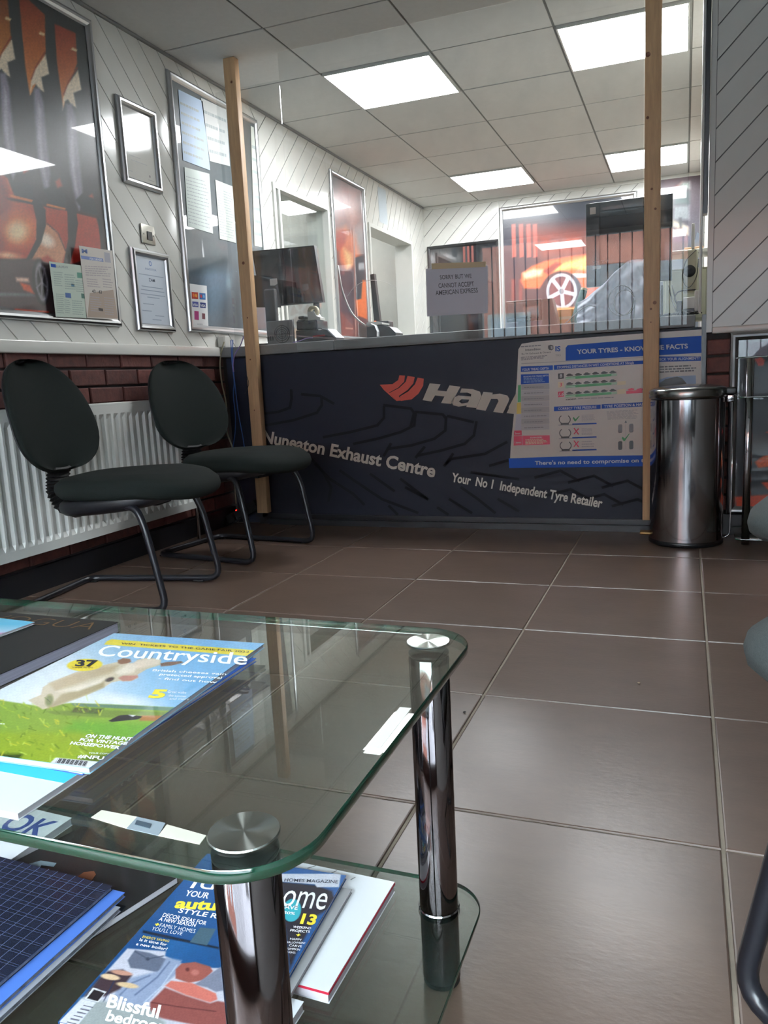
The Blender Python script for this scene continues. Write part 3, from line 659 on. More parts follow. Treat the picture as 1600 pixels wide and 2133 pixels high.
for k, y in enumerate((925, 1075, 1215)):
    cx = 622+k*5; R_ = [Q(cx+62*math.cos(t), y+55-52*math.sin(t)) for t in np.linspace(math.radians(130), math.radians(410), 16)]
    ribbon(b, R_, 1.8, 'y', PY, .0018, ink((60, 62, 64))); pf([(cx-45, y+95), (cx+45, y+92), (cx+45, y+112), (cx-45, y+115)], BK, .0019); pf([(cx-70, y+112), (cx+140, y+106), (cx+140, y+118), (cx-70, y+124)], GY)
    pf([(705, y+100), (975, y+92), (976, y+106), (706, y+116)], BLU); greek(b, [Q(*p) for p in ((810, y), (960, y-4), (960, y+76), (810, y+80))], 6 if k < 2 else 3, 'y', PY, .0018, GY, .45, 30+k)
    if k == 0: pf([(712, 965), (722, 950), (742, 978), (782, 938), (788, 942), (745, 1000), (732, 1000)], GRN, .002)
    else:
        c0 = (750, y+38); 
        for sgn in (1, -1): pf([(c0[0]-32, c0[1]-34*sgn-5), (c0[0]-20, c0[1]-36*sgn-5), (c0[0]+32, c0[1]+30*sgn), (c0[0]+20, c0[1]+36*sgn)], PK, .002+.0001*sgn)
greek(b, [Q(*p) for p in ((1085, 885), (1475, 865), (1475, 970), (1100, 985))], 8, 'y', PY, .0018, GY, .5, 50)
pf([(1285, 1018), (1300, 990), (1314, 1016)], BK); pf([(1297, 1018), (1300, 1018), (1302, 1310), (1299, 1310)], GY)
for x, y, m_ in ((1215, 1035, MG), (1338, 1028, MG), (1215, 1222, BK), (1338, 1216, BK)): pf([(x+8, y), (x+38, y-2), (x+46, y+12), (x+46, y+80), (x+38, y+94), (x+8, y+96), (x, y+84), (x, y+14)], m_)
pf([(1255, 1190), (1264, 1170), (1290, 1192), (1338, 1134), (1342, 1140), (1290, 1218), (1275, 1218)], GRN, .002)
def Q2(x, y): return (1040+x/2.857, 690+y/2.857)
pflat(b, [Q2(*p) for p in ((948, 150), (1200, 150), (1200, 176), (948, 182))], 'y', PY, .0016, BLU); ptext(b, 'CHECK YOUR ALIGNMENT?', Q2(925, 176), Q2(1192, 168), Q2(925, 160), 'y', PY, .0019, WH, .02)
greek(b, [Q2(*p) for p in ((955, 205), (1180, 195), (1180, 240), (955, 250))], 3, 'y', PY, .0018, ink((70, 72, 76)), .55, 60)
pflat(b, [Q2(*p) for p in ((948, 290), (1000, 272), (1060, 268), (1170, 262), (1172, 340), (948, 340))], 'y', PY, .0016, LB_); pflat(b, [Q2(*p) for p in ((955, 310), (990, 285), (1060, 270), (1090, 280), (1115, 310), (1110, 330), (955, 330))], 'y', PY, .0018, BK)
part('print', b, ps)
b = B(); b.prism([at(*Q(*p), 'y', PY) for p in ((0, 840), (75, 700), (90, 720), (82, 900), (12, 915))], (0, -1, 0), .0014, .002); part('torn_corner', b, tp, M('paper_back', (206, 200, 184), .6))

# ================================================================== LEFT WALL PICTURES
def wall_frame(name, label, cat, px, w, d, val=XL, plane='x', n=None, group=None, uv=None):
    """px = photo corners TL,TR,BR,BL measured on the wall; returns thing, O,U,V of an upright rectangle"""
    P = [at(*p, plane, val) for p in (px or ())]; a = 1 if plane == 'x' else 0
    if uv: u0, u1, z0, z1 = uv
    else: u0 = (P[0][a]+P[3][a])/2; u1 = (P[1][a]+P[2][a])/2; z0 = (P[2][2]+P[3][2])/2; z1 = (P[0][2]+P[1][2])/2
    O = np.array([val, u0, z0]) if plane == 'x' else np.array([u0, val, z0]); U = np.array([0, u1-u0, 0]) if plane == 'x' else np.array([u1-u0, 0, 0]); V = np.array([0, 0, z1-z0])
    t = thing(name, label, cat, tuple(O+U/2), group); b = B(); frame_rails(b, O, U, V, NRM[plane], w, d, SILVER); part('frame', b, t)
    b = B(); e = .3*w; eu = U/np.linalg.norm(U)*e; ev = np.array([0, 0, e]); b.prism([O+eu+ev, O+U-eu+ev, O+U+V-eu-ev, O+V+eu-ev], NRM[plane], .0005, .004); part('backing_board', b, t, BLKPL)
    return t, O, U, V
S3 = 3.046
def A(*pts): return [(x/S3, y/S3) for x, y in pts]
t, O, U, V = wall_frame('framed_poster', 'large silver framed poster of an orange car behind tyre tread claws, on the left wall', 'poster', None, .035, .02, uv=(1.72, 2.925, 1.03, 2.27))
OR, RD, DKC, CM = (196, 112, 52), (150, 52, 34), (40, 46, 48), (222, 206, 180)
lay = [('grad', (0, 300), (0, 560), (44, 50, 52), (52, 40, 42), None, 1),
 ('grad', (30, 0), (60, 220), (120, 50, 34), (206, 128, 52), A((120, -60), (285, 95), (290, 330), (235, 520), (190, 610), (160, 420), (125, 40)), 2),
 ('grad', (130, 40), (130, 230), (120, 44, 34), (200, 120, 52), A((345, 150), (480, 210), (490, 400), (430, 560), (402, 690), (362, 400)), 2),
 ('grad', (0, 0), (0, 150), (110, 60, 34), (200, 130, 60), A((-200, -60), (50, 0), (70, 240), (40, 400), (0, 420), (-200, 200)), 2)]
for dx, dy in ((0, 0), (205, 100), (-215, -95)):
    q = lambda *p: [((x+dx)/S3, (y+dy)/S3) for x, y in p]
    lay += [('line', q((285, 330), (230, 420), (200, 500)), 3, (120, 50, 30), 2), ('poly', q((290, 345), (312, 470), (262, 490), (280, 585), (245, 560), (225, 530), (205, 545), (192, 600), (196, 520), (225, 440)), CM, 3),
            ('poly', q((255, 200), (285, 215), (280, 228), (245, 215)), (214, 190, 150), 2),
            ('poly', q((215, 560), (250, 560), (275, 650), (295, 880), (318, 1100), (312, 1200), (298, 1235), (275, 1180), (240, 1000), (222, 760)), (126, 122, 138), 6),
            ('poly', q((240, 640), (262, 700), (270, 980), (300, 1180), (270, 1100), (240, 880)), (170, 166, 180), 5),
            ('poly', q((350, 1150), (380, 1130), (395, 1180), (365, 1195)), (150, 58, 40), 5)]
lay += [('grad', (60, 370), (120, 560), (176, 74, 42), (150, 40, 32), A((-250, 960), (50, 1130), (90, 1240), (200, 1290), (330, 1320), (480, 1345), (610, 1370), (640, 1500), (640, 1620), (400, 1690), (200, 1640), (-250, 1640)), 3),
 ('poly', A((50, 1120), (90, 1220), (150, 1260), (210, 1280), (210, 1180), (150, 1160), (85, 1150)), DKC, 4), ('poly', A((270, 1200), (330, 1300), (410, 1325), (420, 1240), (340, 1180)), DKC, 4), ('poly', A((480, 1270), (530, 1340), (620, 1370), (600, 1260), (520, 1230)), DKC, 4),
 ('line', A((-250, 1230), (60, 1262), (250, 1300), (420, 1330), (620, 1378)), 5, (52, 34, 34), 2), ('line', A((60, 1240), (200, 1275)), 4, (206, 110, 50), 2), ('line', A((300, 1300), (410, 1325)), 4, (206, 110, 50), 2),
 ('poly', A((-250, 1000), (20, 1100), (70, 1300), (50, 1500), (0, 1640), (-250, 1640)), (120, 34, 32), 14),
 ('ell', 42, 478, 38, 34, .2, (206, 110, 64), 30), ('ell', 36, 482, 20, 20, .2, (246, 214, 170), 20), ('ell', 18, 532, 22, 6, .1, (236, 180, 140), 8),
 ('poly', A((290, 1420), (350, 1460), (400, 1540), (418, 1600), (390, 1690), (300, 1620), (230, 1660), (190, 1640), (240, 1560), (270, 1490)), (196, 136, 104), 6), ('line', A((300, 1420), (370, 1480), (415, 1590)), 2, (60, 30, 30), 2), ('ell', 96, 500, 18, 12, .6, (240, 220, 200), 10),
 ('poly', A((-250, 1640), (160, 1650), (250, 1640), (300, 1700), (300, 2040), (-250, 2040)), (62, 44, 50), 8), ('poly', A((100, 1760), (180, 1765), (185, 1790), (105, 1785)), (230, 190, 170), 5), ('poly', A((-250, 1850), (200, 1860), (230, 1880), (-250, 1880)), (92, 96, 100), 5),
 ('poly', A((215, 1240), (290, 1330), (292, 1430), (262, 1540), (205, 1640), (165, 1650), (230, 1520), (232, 1400), (205, 1280)), (40, 38, 42), 2), ('poly', A((415, 1230), (480, 1300), (495, 1420), (475, 1560), (440, 1690), (400, 1690), (432, 1520), (428, 1360)), (40, 38, 42), 2),
 ('poly', A((620, 1380), (640, 1400), (670, 1600), (645, 1600)), (30, 32, 36), 2),
 ('ell', 86, 588, 18, 48, -.12, (34, 32, 36), 2), ('ring', 87, 588, 11, 36, -.12, 3, (150, 146, 156), 3)]
for a_ in range(5): lay.append(('line', [(87, 588), (87+11*math.cos(a_*1.257+.3), 588+36*math.sin(a_*1.257+.3))], 3, (140, 136, 146), 2))
lay += [('poly', A((90, 1960), (310, 1975), (312, 2020), (115, 2010)), (206, 74, 44), 3), ('poly', A((125, 1790), (190, 1810), (218, 1865), (150, 1840)), (196, 84, 54), 4), ('poly', A((-250, 1900), (90, 1960), (110, 2040), (-250, 2060)), (50, 52, 60), 4), ('noise', .06, 5, None)]
paint('picture', O+np.array([0, .03, .03]), U-np.array([0, .06, 0]), V-np.array([0, 0, .06]), NRM['x'], 230, 260, lay, t, .3, 1., .0045)
# two leaflets pinned over it
def leaflet(px, label, body, n0=.0255):
    t = thing('leaflet', label, 'leaflet', tuple(at(*px[3], 'x', XL)), 'leaflets tucked in the big poster frame'); b = B()
    b.prism([at(*p, 'x', XL)+np.array([0, 0, 0]) for p in px], (1, 0, 0), n0, n0+.001); s_ = part('sheet', b, t, body); return t, s_
XA = XL
def LP(x, y): return (x/2.845, y/2.845)
t, s_ = leaflet([LP(260, 1553), LP(460, 1578), LP(482, 1888), LP(300, 1880)], 'pale green leaflet with blue corner flag, left of two in the poster frame', M('pale_green_paper', (186, 200, 186), .6))
b = B(); N0 = .0268
pflat(b, [LP(*p) for p in ((268, 1566), (298, 1570), (300, 1590), (270, 1586))], 'x', XA, N0, BLU); ptext(b, 'EUROPEAN', LP(302, 1590), LP(370, 1594), LP(301, 1576), 'x', XA, N0, MG, .01)
for q, c in (((425, 1618, 465, 1650), (60, 130, 110)), ((355, 1738, 388, 1766), (40, 80, 140)), ((450, 1742, 478, 1770), (50, 100, 90)), ((390, 1684, 408, 1700), (60, 120, 150))): pflat(b, [LP(q[0], q[1]), LP(q[2], q[1]+4), LP(q[2]+3, q[3]+4), LP(q[0]+2, q[3])], 'x', XA, N0, ink(c))
for i, (x0, y0, x1, y1) in enumerate(((285, 1610, 340, 1700), (350, 1625, 420, 1720), (300, 1740, 350, 1860), (395, 1780, 470, 1870), (350, 1775, 385, 1860), (415, 1660, 470, 1735))): greek(b, [LP(x0, y0), LP(x1, y0+5), LP(x1+5, y1+5), LP(x0+5, y1)], max(3, (y1-y0)//12), 'x', XA, N0, ink((150, 166, 158)), .4, i)
part('print', b, s_)
t, s_ = leaflet([LP(436, 1460), LP(634, 1490), LP(670, 1898), LP(484, 1888)], 'cream leaflet with blue header and brown stained foot, right of two in the poster frame', M('cream_paper', (196, 190, 182), .6), .027)
b = B(); N0 = .0283
ptext(b, 'M', LP(452, 1502), LP(486, 1506), LP(450, 1478), 'x', XA, N0, ink((50, 80, 140)), .04); pflat(b, [LP(*p) for p in ((446, 1518), (578, 1536), (582, 1556), (450, 1538))], 'x', XA, N0, ink((84, 108, 168))); ptext(b, 'FOR DRIVERS', LP(500, 1544), LP(574, 1552), LP(499, 1530), 'x', XA, N0+.0003, WH, .01)
pflat(b, [LP(*p) for p in ((585, 1498), (618, 1504), (626, 1562), (590, 1556))], 'x', XA, N0, ink((150, 150, 160)))
pflat(b, [LP(*p) for p in ((500, 1740), (640, 1720), (668, 1890), (486, 1882))], 'x', XA, N0-.0002, ink((160, 142, 128)))
ptext(b, '43 : 43', LP(513, 1738), LP(572, 1744), LP(512, 1718), 'x', XA, N0, ink((60, 56, 56)), .03)
for i, (x0, y0, x1, y1) in enumerate(((470, 1575, 630, 1640), (480, 1650, 560, 1705), (575, 1650, 640, 1710), (500, 1755, 570, 1850), (585, 1760, 650, 1870))): greek(b, [LP(x0, y0), LP(x1, y0+8), LP(x1+6, y1+8), LP(x0+6, y1)], max(3, (y1-y0)//13), 'x', XA, N0, ink((158, 150, 152)), .4, 70+i)
pflat(b, [LP(*p) for p in ((552, 1828), (578, 1832), (580, 1848), (554, 1844))], 'x', XA, N0, ink((60, 50, 48)))
part('print', b, s_)
# two small silver frames
for lb, px, kind in (('small silver snap frame holding a white certificate, above the steel switch plate', [(237, 195), (318, 235), (336, 405), (255, 380)], 0), ('small silver snap frame holding a pale blue certificate, below the steel switch plate', [(268, 512), (349, 533), (360, 692), (283, 688)], 1)):
    t, O, U, V = wall_frame('certificate_frame', lb, 'picture frame', px, .032, .022, group='silver certificate frames')
    b = B(); O2 = O+np.array([0, .026, .026]); U2 = U-np.array([0, .052, 0]); V2 = V-np.array([0, 0, .052]); b.prism([O2, O2+U2, O2+U2+V2, O2+V2], (1, 0, 0), .004, .0052); s_ = part('certificate', b, t, M('certificate_paper', (206, 206, 200), .08) if kind == 0 else M('pale_blue_paper', (190, 200, 212), .12))
    b = B(); g = lambda u, v: O2+U2*u+V2*v
    if kind:
        c = g(.5, .9); b.lathe(c, [(.007, .0056), (.011, .0056)], 14, ink((90, 120, 180)), (1, 0, 0), False)
        text3(b, 'INVESTOR', g(.32, .8), g(.68, .8), V2*.03, (1, 0, 0), .0057, ink((110, 130, 170))); text3(b, 'ZAM', g(.4, .64), g(.6, .64), V2*.045, (1, 0, 0), .0057, ink((80, 90, 110)), .02)
        for r, (u0, u1, v) in enumerate(((.1, .9, .72), (.15, .85, .55), (.12, .88, .5), (.1, .9, .44), (.3, .7, .4), (.15, .5, .3), (.1, .4, .2), (.5, .8, .14), (.4, .7, .08))): b.flat([g(u0, v), g(u1, v), g(u1, v+.012), g(u0, v+.012)], (1, 0, 0), .0057, ink((140, 152, 170)))
    else:
        for u0, u1, v in ((.15, .5, .32), (.2, .7, .26), (.1, .2, .1), (.7, .9, .06)): b.flat([g(u0, v), g(u1, v), g(u1, v+.012), g(u0, v+.012)], (1, 0, 0), .0057, ink((160, 162, 160)))
        b.lathe(g(.76, .12), [(0, .0057), (.006, .0057)], 12, ink((120, 110, 112)), (1, 0, 0), False)
    part('print', b, s_)
# brushed steel socket plate
t = thing('socket_plate', 'square brushed steel data socket plate between the two small silver frames', 'socket', (XL, 3.18, 1.415))
b = B(); b.bbox(XL+.0005, XL+.008, 3.132, 3.231, 1.414, 1.5, .003); part('plate', b, t, M('satin_steel', (160, 158, 150), .3, 1.))
b = B(); b.box(XL+.0085, XL+.0115, 3.172, 3.206, 1.432, 1.47); part('socket_insert', b, t, BLKPL); b = B()
for y in (3.146, 3.218): b.lathe((XL+.008, y, 1.455), [(0, .001), (.004, .001)], 8, axis=(1, 0, 0))
part('screw', b, t, DKPL)
# notice board poster
t, O, U, V = wall_frame('notice_poster', 'tall silver framed dark grey board with pinned papers, behind the left timber post', 'notice board', [(343, 140), (535, 255), (560, 700), (393, 690)], .035, .02, uv=(3.442, 4.295, 1.03, 2.25))
def NB(x, y): return (x/2.845, y/2.845)
lay = [('grad', (0, 190), (0, 690), (58, 72, 76), (70, 84, 92), None, 1), ('ell', 440, 590, 40, 80, .3, (96, 116, 132), 60), ('poly', [(395, 440), (480, 500), (500, 560), (400, 560)], (60, 72, 76), 30), ('noise', .03, 6, None)]
paint('picture', O+np.array([0, .03, .03]), U-np.array([0, .06, 0]), V-np.array([0, 0, .06]), NRM['x'], 60, 90, lay, t, .4, 1., .0045)
for px, body, lb, g in (([NB(1055, 530), NB(1200, 600), NB(1245, 1010), NB(1085, 950)], (176, 200, 226), 'pale blue printed sheet at the upper left of the dark notice board', 3), ([NB(1190, 580), NB(1340, 650), NB(1362, 985), NB(1243, 955)], (200, 204, 202), 'plain grey white sheet near the top of the dark notice board', 2),
    ([NB(1092, 990), NB(1240, 1030), NB(1262, 1385), NB(1112, 1340)], (196, 208, 202), 'pale green printed sheet at the middle left of the dark notice board', 7), ([NB(1275, 1065), NB(1378, 1105), NB(1398, 1440), NB(1302, 1415)], (198, 204, 196), 'white printed sheet beside the left timber post on the notice board', 9), ([(522, 262), (533, 268), (548, 515), (530, 512)], (206, 210, 200), 'narrow white sheet right of the left timber post on the notice board', 4)):
    t2 = thing('notice_sheet', lb, 'paper', tuple(at(*px[3], 'x', XL+.006)), 'sheets on the dark notice board'); b = B(); b.prism([at(*p, 'x', XL+.006) for p in px], (1, 0, 0), .0005, .0012); s_ = part('sheet', b, t2, M('sheet_%d_%d' % body[:2], body, .5))
    b = B(); q = [np.array(p)*(1-.08)+np.mean(px, 0)*.08 for p in px]; q[0] = q[0]*.9+q[3]*.1; q[1] = q[1]*.9+q[2]*.1
    greek(b, q, g*2, 'x', XL+.006, .0016, ink((160, 170, 172)), .25, g)
    part('print', b, s_)
t2 = thing('card_logo_sheet', 'white sheet with six payment card marks at the foot of the notice board', 'sign', tuple(at(395, 678, 'x', XL+.006)))
px = [NB(1118, 1680), NB(1224, 1694), NB(1234, 1935), NB(1128, 1925)]; b = B(); b.prism([at(*p, 'x', XL+.006) for p in px], (1, 0, 0), .0005, .0013); s_ = part('sheet', b, t2, PAPER); b = B()
for (x, y, w_, h_), c in (((1134, 1730, 38, 40), (176, 66, 50)), ((1180, 1736, 36, 38), (60, 110, 170)), ((1138, 1786, 36, 32), (70, 80, 150)), ((1184, 1792, 34, 32), (40, 60, 120)), ((1150, 1842, 26, 52), (160, 40, 110)), ((1196, 1856, 18, 34), (110, 60, 70))):
    pflat(b, [NB(x, y), NB(x+w_, y+3), NB(x+w_+1, y+h_+3), NB(x+1, y+h_)], 'x', XL+.006, .0017, ink(c))
for x, y, c in ((1146, 1750, (220, 120, 60)), (1160, 1752, (220, 160, 60)), (1190, 1755, (190, 60, 60)), (1206, 1757, (120, 170, 210))): P_ = at(*NB(x, y), 'x', XL+.006); b.lathe(P_, [(0, .002), (.009, .002)], 12, ink(c), (1, 0, 0), False)
ptext(b, 'VISA', NB(1141, 1812), NB(1172, 1815), NB(1140, 1797), 'x', XL+.006, .0021, WH, .02); ptext(b, 'VISA', NB(1187, 1817), NB(1215, 1820), NB(1186, 1802), 'x', XL+.006, .0021, WH, .02); ptext(b, 'ACCEPTED', NB(1168, 1924), NB(1200, 1927), NB(1168, 1916), 'x', XL+.006, .0018, MG)
part('print', b, s_)
# third poster beyond the counter
t, O, U, V = wall_frame('framed_poster', 'narrow silver framed orange abstract poster between the two wall openings', 'poster', None, .035, .02, uv=(5.30, 5.93, 1.04, 2.205))
def H3(*p): return [(500+x/4, 330+y/4) for x, y in p]
lay = [('grad', (0, 370), (0, 710), (96, 92, 96), (96, 40, 40), None, 1), ('poly', H3((760, 300), (850, 200), (1010, 260), (1010, 560), (960, 620), (860, 560), (790, 640)), (150, 84, 74), 30), ('poly', H3((870, 330), (960, 400), (990, 480), (930, 560), (900, 450)), (186, 130, 120), 16), ('poly', H3((800, 600), (880, 560), (960, 640), (1000, 800), (950, 900), (880, 930), (830, 850)), (206, 110, 66), 12), ('poly', H3((860, 740), (930, 800), (940, 880), (890, 930)), (240, 190, 130), 10), ('ell', 708, 500, 12, 22, .3, (176, 70, 44), 6), ('poly', H3((830, 930), (960, 950), (960, 1300), (840, 1280)), (52, 38, 50), 10),
 ('poly', H3((950, 830), (1030, 810), (1040, 1000), (1030, 1150), (990, 1190), (955, 1150)), (50, 56, 64), 3), ('poly', H3((1020, 1010), (1050, 1020), (1060, 1340), (980, 1310), (960, 1180), (1010, 1170)), (224, 112, 50), 3), ('poly', H3((840, 1280), (950, 1400), (950, 1500), (850, 1490)), (130, 62, 50), 4), ('poly', H3((985, 1380), (1060, 1400), (1060, 1500), (990, 1490)), (56, 42, 36), 4), ('line', H3((950, 560), (965, 1480)), 3, (160, 110, 100), 2), ('poly', H3((880, 1408), (942, 1412), (942, 1424), (880, 1420)), (206, 150, 130), 2), ('noise', .05, 5, None)]
paint('picture', O+np.array([0, .03, .03]), U-np.array([0, .06, 0]), V-np.array([0, 0, .06]), NRM['x'], 70, 200, lay, t, .3, 1., .0045)
# papers on walls beyond
b = B(); b.prism([at(*p, 'x', XL) for p in ((786, 388), (803, 396), (808, 470), (791, 462))], (1, 0, 0), .0005, .001); single('wall_paper_sheet', b, 'narrow pale sheet pinned high between the narrow poster and the corner', 'paper', M('pale_sheet', (176, 186, 192), .6))
# ---- back wall posters
BY = YB
t, O, U, V = wall_frame('framed_poster', 'large silver framed poster of an orange car front on the back wall', 'poster', None, .035, .02, BY, 'y', uv=(-1.60, -.40, 1.12, 2.235))
def G(*p): return [(860+x/2.58, 380+y/2.58) for x, y in p]
lay = [('grad', (0, 430), (0, 690), (46, 50, 62), (58, 36, 42), None, 1), ('poly', G((600, 250), (930, 250), (930, 390), (700, 400)), (140, 60, 44), 50), ('poly', G((740, 290), (810, 285), (830, 330), (720, 335)), (120, 66, 60), 8)]
for x in (530, 570, 610, 645): lay.append(('poly', G((x, 225), (x+22, 222), (x+26, 400), (x+4, 405)), (164, 84, 74), 3))  # stripes reflected by the clear screen, painted into the print
for x in (530, 570): lay.append(('poly', G((x, 520), (x+20, 520), (x+20, 640), (x, 640)), (110, 50, 50), 5))
lay += [('poly', G((585, 490), (640, 450), (720, 420), (830, 400), (935, 385), (1300, 330), (1600, 330), (1600, 620), (930, 640), (860, 560), (800, 500), (720, 520), (680, 570), (600, 570), (580, 530)), (206, 96, 54), 5),
 ('poly', G((740, 480), (800, 440), (935, 400), (935, 470), (860, 460), (800, 470)), (240, 196, 110), 10), ('poly', G((700, 475), (770, 430), (800, 436), (730, 500)), (120, 40, 34), 5), ('poly', G((590, 488), (650, 465), (700, 470), (690, 500), (600, 520)), (240, 180, 150), 7), ('poly', G((850, 490), (935, 490), (935, 510), (870, 512)), (226, 220, 220), 3),
 ('poly', G((940, 470), (1250, 380), (1250, 600), (940, 620)), (176, 100, 84), 12),
 ('ell', 860+800/2.58, 380+585/2.58, 42, 42, 0, (50, 36, 44), 4), ('ring', 860+800/2.58, 380+585/2.58, 29, 34, 0, 6, (176, 178, 186), 2), ('ell', 860+800/2.58, 380+585/2.58, 25, 30, 0, (96, 52, 60), 3)]
for a_ in range(5):
    cx, cy = 860+800/2.58, 380+585/2.58; lay.append(('line', [(cx, cy), (cx+28*math.cos(a_*1.257+.2), cy+33*math.sin(a_*1.257+.2))], 8, (196, 198, 206), 2))
lay += [('ell', 860+800/2.58, 380+585/2.58, 5, 6, 0, (120, 122, 130), 2), ('poly', G((685, 680), (930, 665), (930, 790), (700, 790)), (214, 142, 84), 5), ('poly', G((920, 630), (930, 628), (925, 660), (905, 650)), (220, 200, 130), 3), ('poly', G((500, 640), (700, 640), (700, 800), (500, 800)), (40, 34, 44), 8), ('noise', .05, 5, None)]
paint('picture', O+np.array([.03, 0, .03]), U-np.array([.06, 0, 0]), V-np.array([0, 0, .06]), NRM['y'], 200, 180, lay, t, .3, 1., .0045)
t, O, U, V = wall_frame('framed_poster', 'dark framed car poster at the right end of the back wall behind the black monitor', 'poster', None, .035, .02, BY, 'y', uv=(-.325, .135, 1.02, 2.36))
def R2(*p): return [(1300+x/5.08, 300+y/5.08) for x, y in p]
lay = [('grad', (0, 360), (0, 520), (64, 44, 56), (70, 76, 84), None, 1), ('poly', R2((400, 330), (690, 300), (690, 400), (600, 420), (480, 540), (400, 560)), (90, 60, 70), 16), ('poly', R2((430, 520), (560, 440), (620, 400), (600, 470), (500, 545)), (170, 90, 84), 8), ('poly', R2((580, 440), (620, 405), (695, 400), (695, 470), (590, 490)), (176, 190, 182), 10), ('poly', R2((540, 500), (690, 500), (690, 640), (530, 640)), (60, 80, 80), 10), ('poly', R2((530, 660), (690, 650), (690, 800), (520, 800)), (120, 126, 130), 8), ('poly', R2((520, 810), (610, 840), (680, 880), (680, 960), (600, 900), (520, 870)), (190, 180, 160), 8), ('poly', R2((580, 780), (610, 780), (615, 900), (590, 900)), (60, 64, 68), 5), ('poly', R2((400, 930), (520, 900), (520, 1000), (400, 1080)), (140, 168, 168), 6), ('poly', R2((520, 960), (690, 990), (690, 1040), (520, 1040)), (80, 76, 92), 8), ('noise', .06, 4, None)]
paint('picture', O+np.array([.03, 0, .03]), U-np.array([.06, 0, 0]), V-np.array([0, 0, .06]), NRM['y'], 80, 200, lay, t, .3, 1., .0045)
# dark pane beside it (hatch to the workshop)
b = B(); O = np.array([XL+.03, BY, .98]); U = np.array([.69, 0, 0]); V = np.array([0, 0, .985]); frame_rails(b, O, U, V, NRM['y'], .03, .015, BLKPL); w4 = struct('window_4', b)
wk = B(); wk.box(XL+.05, XL+.70, BY-.003, BY+.0, 1.0, 1.95); part('pane', wk, w4, M('dark_hatch_glass', (22, 23, 28), .04, coat=1.))
b = B()
for x in (-1.95, -1.91, -1.87): b.box(x, x+.02, BY-.012, BY-.0035, 1.76, 1.93)  # red stripe reflection from the clear screen, built as strips on the pane
part('reflected_strip', b, w4, M('dull_red_reflection', (120, 66, 60), .6))
b = B(); b.box(-1.615, -1.603, BY-.01, BY+.005, .93, H-.03); struct('trim_7', b, PVC)

# ================================================================== RADIATOR
rx = XL+.052
rd = thing('radiator', 'white ribbed panel radiator on the brick wall behind the two chairs', 'radiator', (rx, 2.3, .17)); y0, y1, z0, z1 = 1.35, 3.275, .165, .695
bm = bmesh.new(); px_ = rx+.03; p = .0445; nfl = int((y1-y0-.05)/p)
def flutecol(y):
    k = (y-(y0+.03))/p; t = k-math.floor(k)
    if not (0 <= k < nfl): return 0.
    return 1. if .22 < t < .68 else (max(0, (t-.08)/.14) if t <= .22 else max(0, 1-(t-.68)/.14))
ysamp = [y0]+[y0+.03+p*(k+q_) for k in range(nfl) for q_ in (0, .08, .22, .68, .82)]+[y1]
zs = [(z0, 0), (z0+.035, 0), (z0+.055, 1), (z1-.055, 1), (z1-.035, 0), (z1, 0)]
rows = [[bm.verts.new((px_-.012*flutecol(y+.0001)*f+ (0 if f else .0), y, z)) for y in ysamp] for z, f in zs]
for a, c in zip(rows, rows[1:]):
    for k in range(len(ysamp)-1): bm.faces.new((a[k], a[k+1], c[k+1], c[k]))
b = B(); b.bm(bm); part('front_panel', b, rd, RADW)
b = B(); b.bbox(rx-.028, px_-.002, y0, y1, z1-.002, z1+.01, .003); part('top_grille', b, rd, RADW)
b = B(); b.bbox(rx-.028, px_-.0005, y1-.002, y1+.008, z0, z1+.008, .003); part('side_panel', b, rd, RADW, label='white end cover')
b = B(); b.box(rx-.024, px_-.013, y0, y1-.004, z0, z1-.003); part('back_panel', b, rd, RADW)
b = B(); b.tube([(rx, y1+.03, .001), (rx, y1+.03, .2), (rx, y1-.0, .2)], .009, 10, rnd=.02); part('pipe', b, rd, STEEL)
b = B(); b.lathe((rx, y1+.03, .2), [(0, 0), (.017, 0), (.02, .012), (.019, .05), (.012, .06), (0, .061)], 14); part('valve_cap', b, rd, WHPL)
b = B(); b.box(XL+.003, rx-.025, 2.0, 2.04, .25, .6); b2 = B(); b2.box(XL+.003, rx-.025, 3.0, 3.04, .25, .6); part('bracket', b, rd, RADW); part('bracket', b2, rd, RADW)

# ================================================================== CHAIRS
def superpad(cx, cz, ax, ay, hz, n=26, ex_=2.6, front_drop=.02, dish=.008, tilt=0.):
    """rounded cushion, top crowned, front edge rolled down (front = +x)"""
    bm = bmesh.new(); rings = []
    prof = [(0, 1, .0), (.35, .98, 0), (.7, .90, 0), (.9, .66, 0), (.985, .28, 0), (1., -.1, 0), (.985, -.5, 0), (.93, -.85, 0), (.84, -1, 0)]
    for r, h, _ in prof:
        ring = []
        for k in range(n*2):
            t = TAU*k/(n*2); c, s_ = math.cos(t), math.sin(t); q = (abs(c)**ex_+abs(s_)**ex_)**(-1/ex_)
            wide = 1.0-.10*max(0, -c*q)    # narrower at the rear
            x = ax*r*c*q; y = ay*r*s_*q*wide; z = hz*h
            z += -front_drop*max(0, x/ax-.35)**1.5*2.0+tilt*x-dish*math.exp(-(x*x+y*y)/.012)*(h > .5)
            ring.append(bm.verts.new((cx+x, y, cz+z)))
        rings.append(ring)
    for a, c_ in zip(rings, rings[1:]):
        for k in range(len(a)): bm.faces.new((a[k], a[(k+1) % len(a)], c_[(k+1) % len(a)], c_[k]))
    bm.faces.new(rings[-1][::-1]); bmesh.ops.remove_doubles(bm, verts=bm.verts[:], dist=1e-5); bmesh.ops.recalc_face_normals(bm, faces=bm.faces[:]); return bm
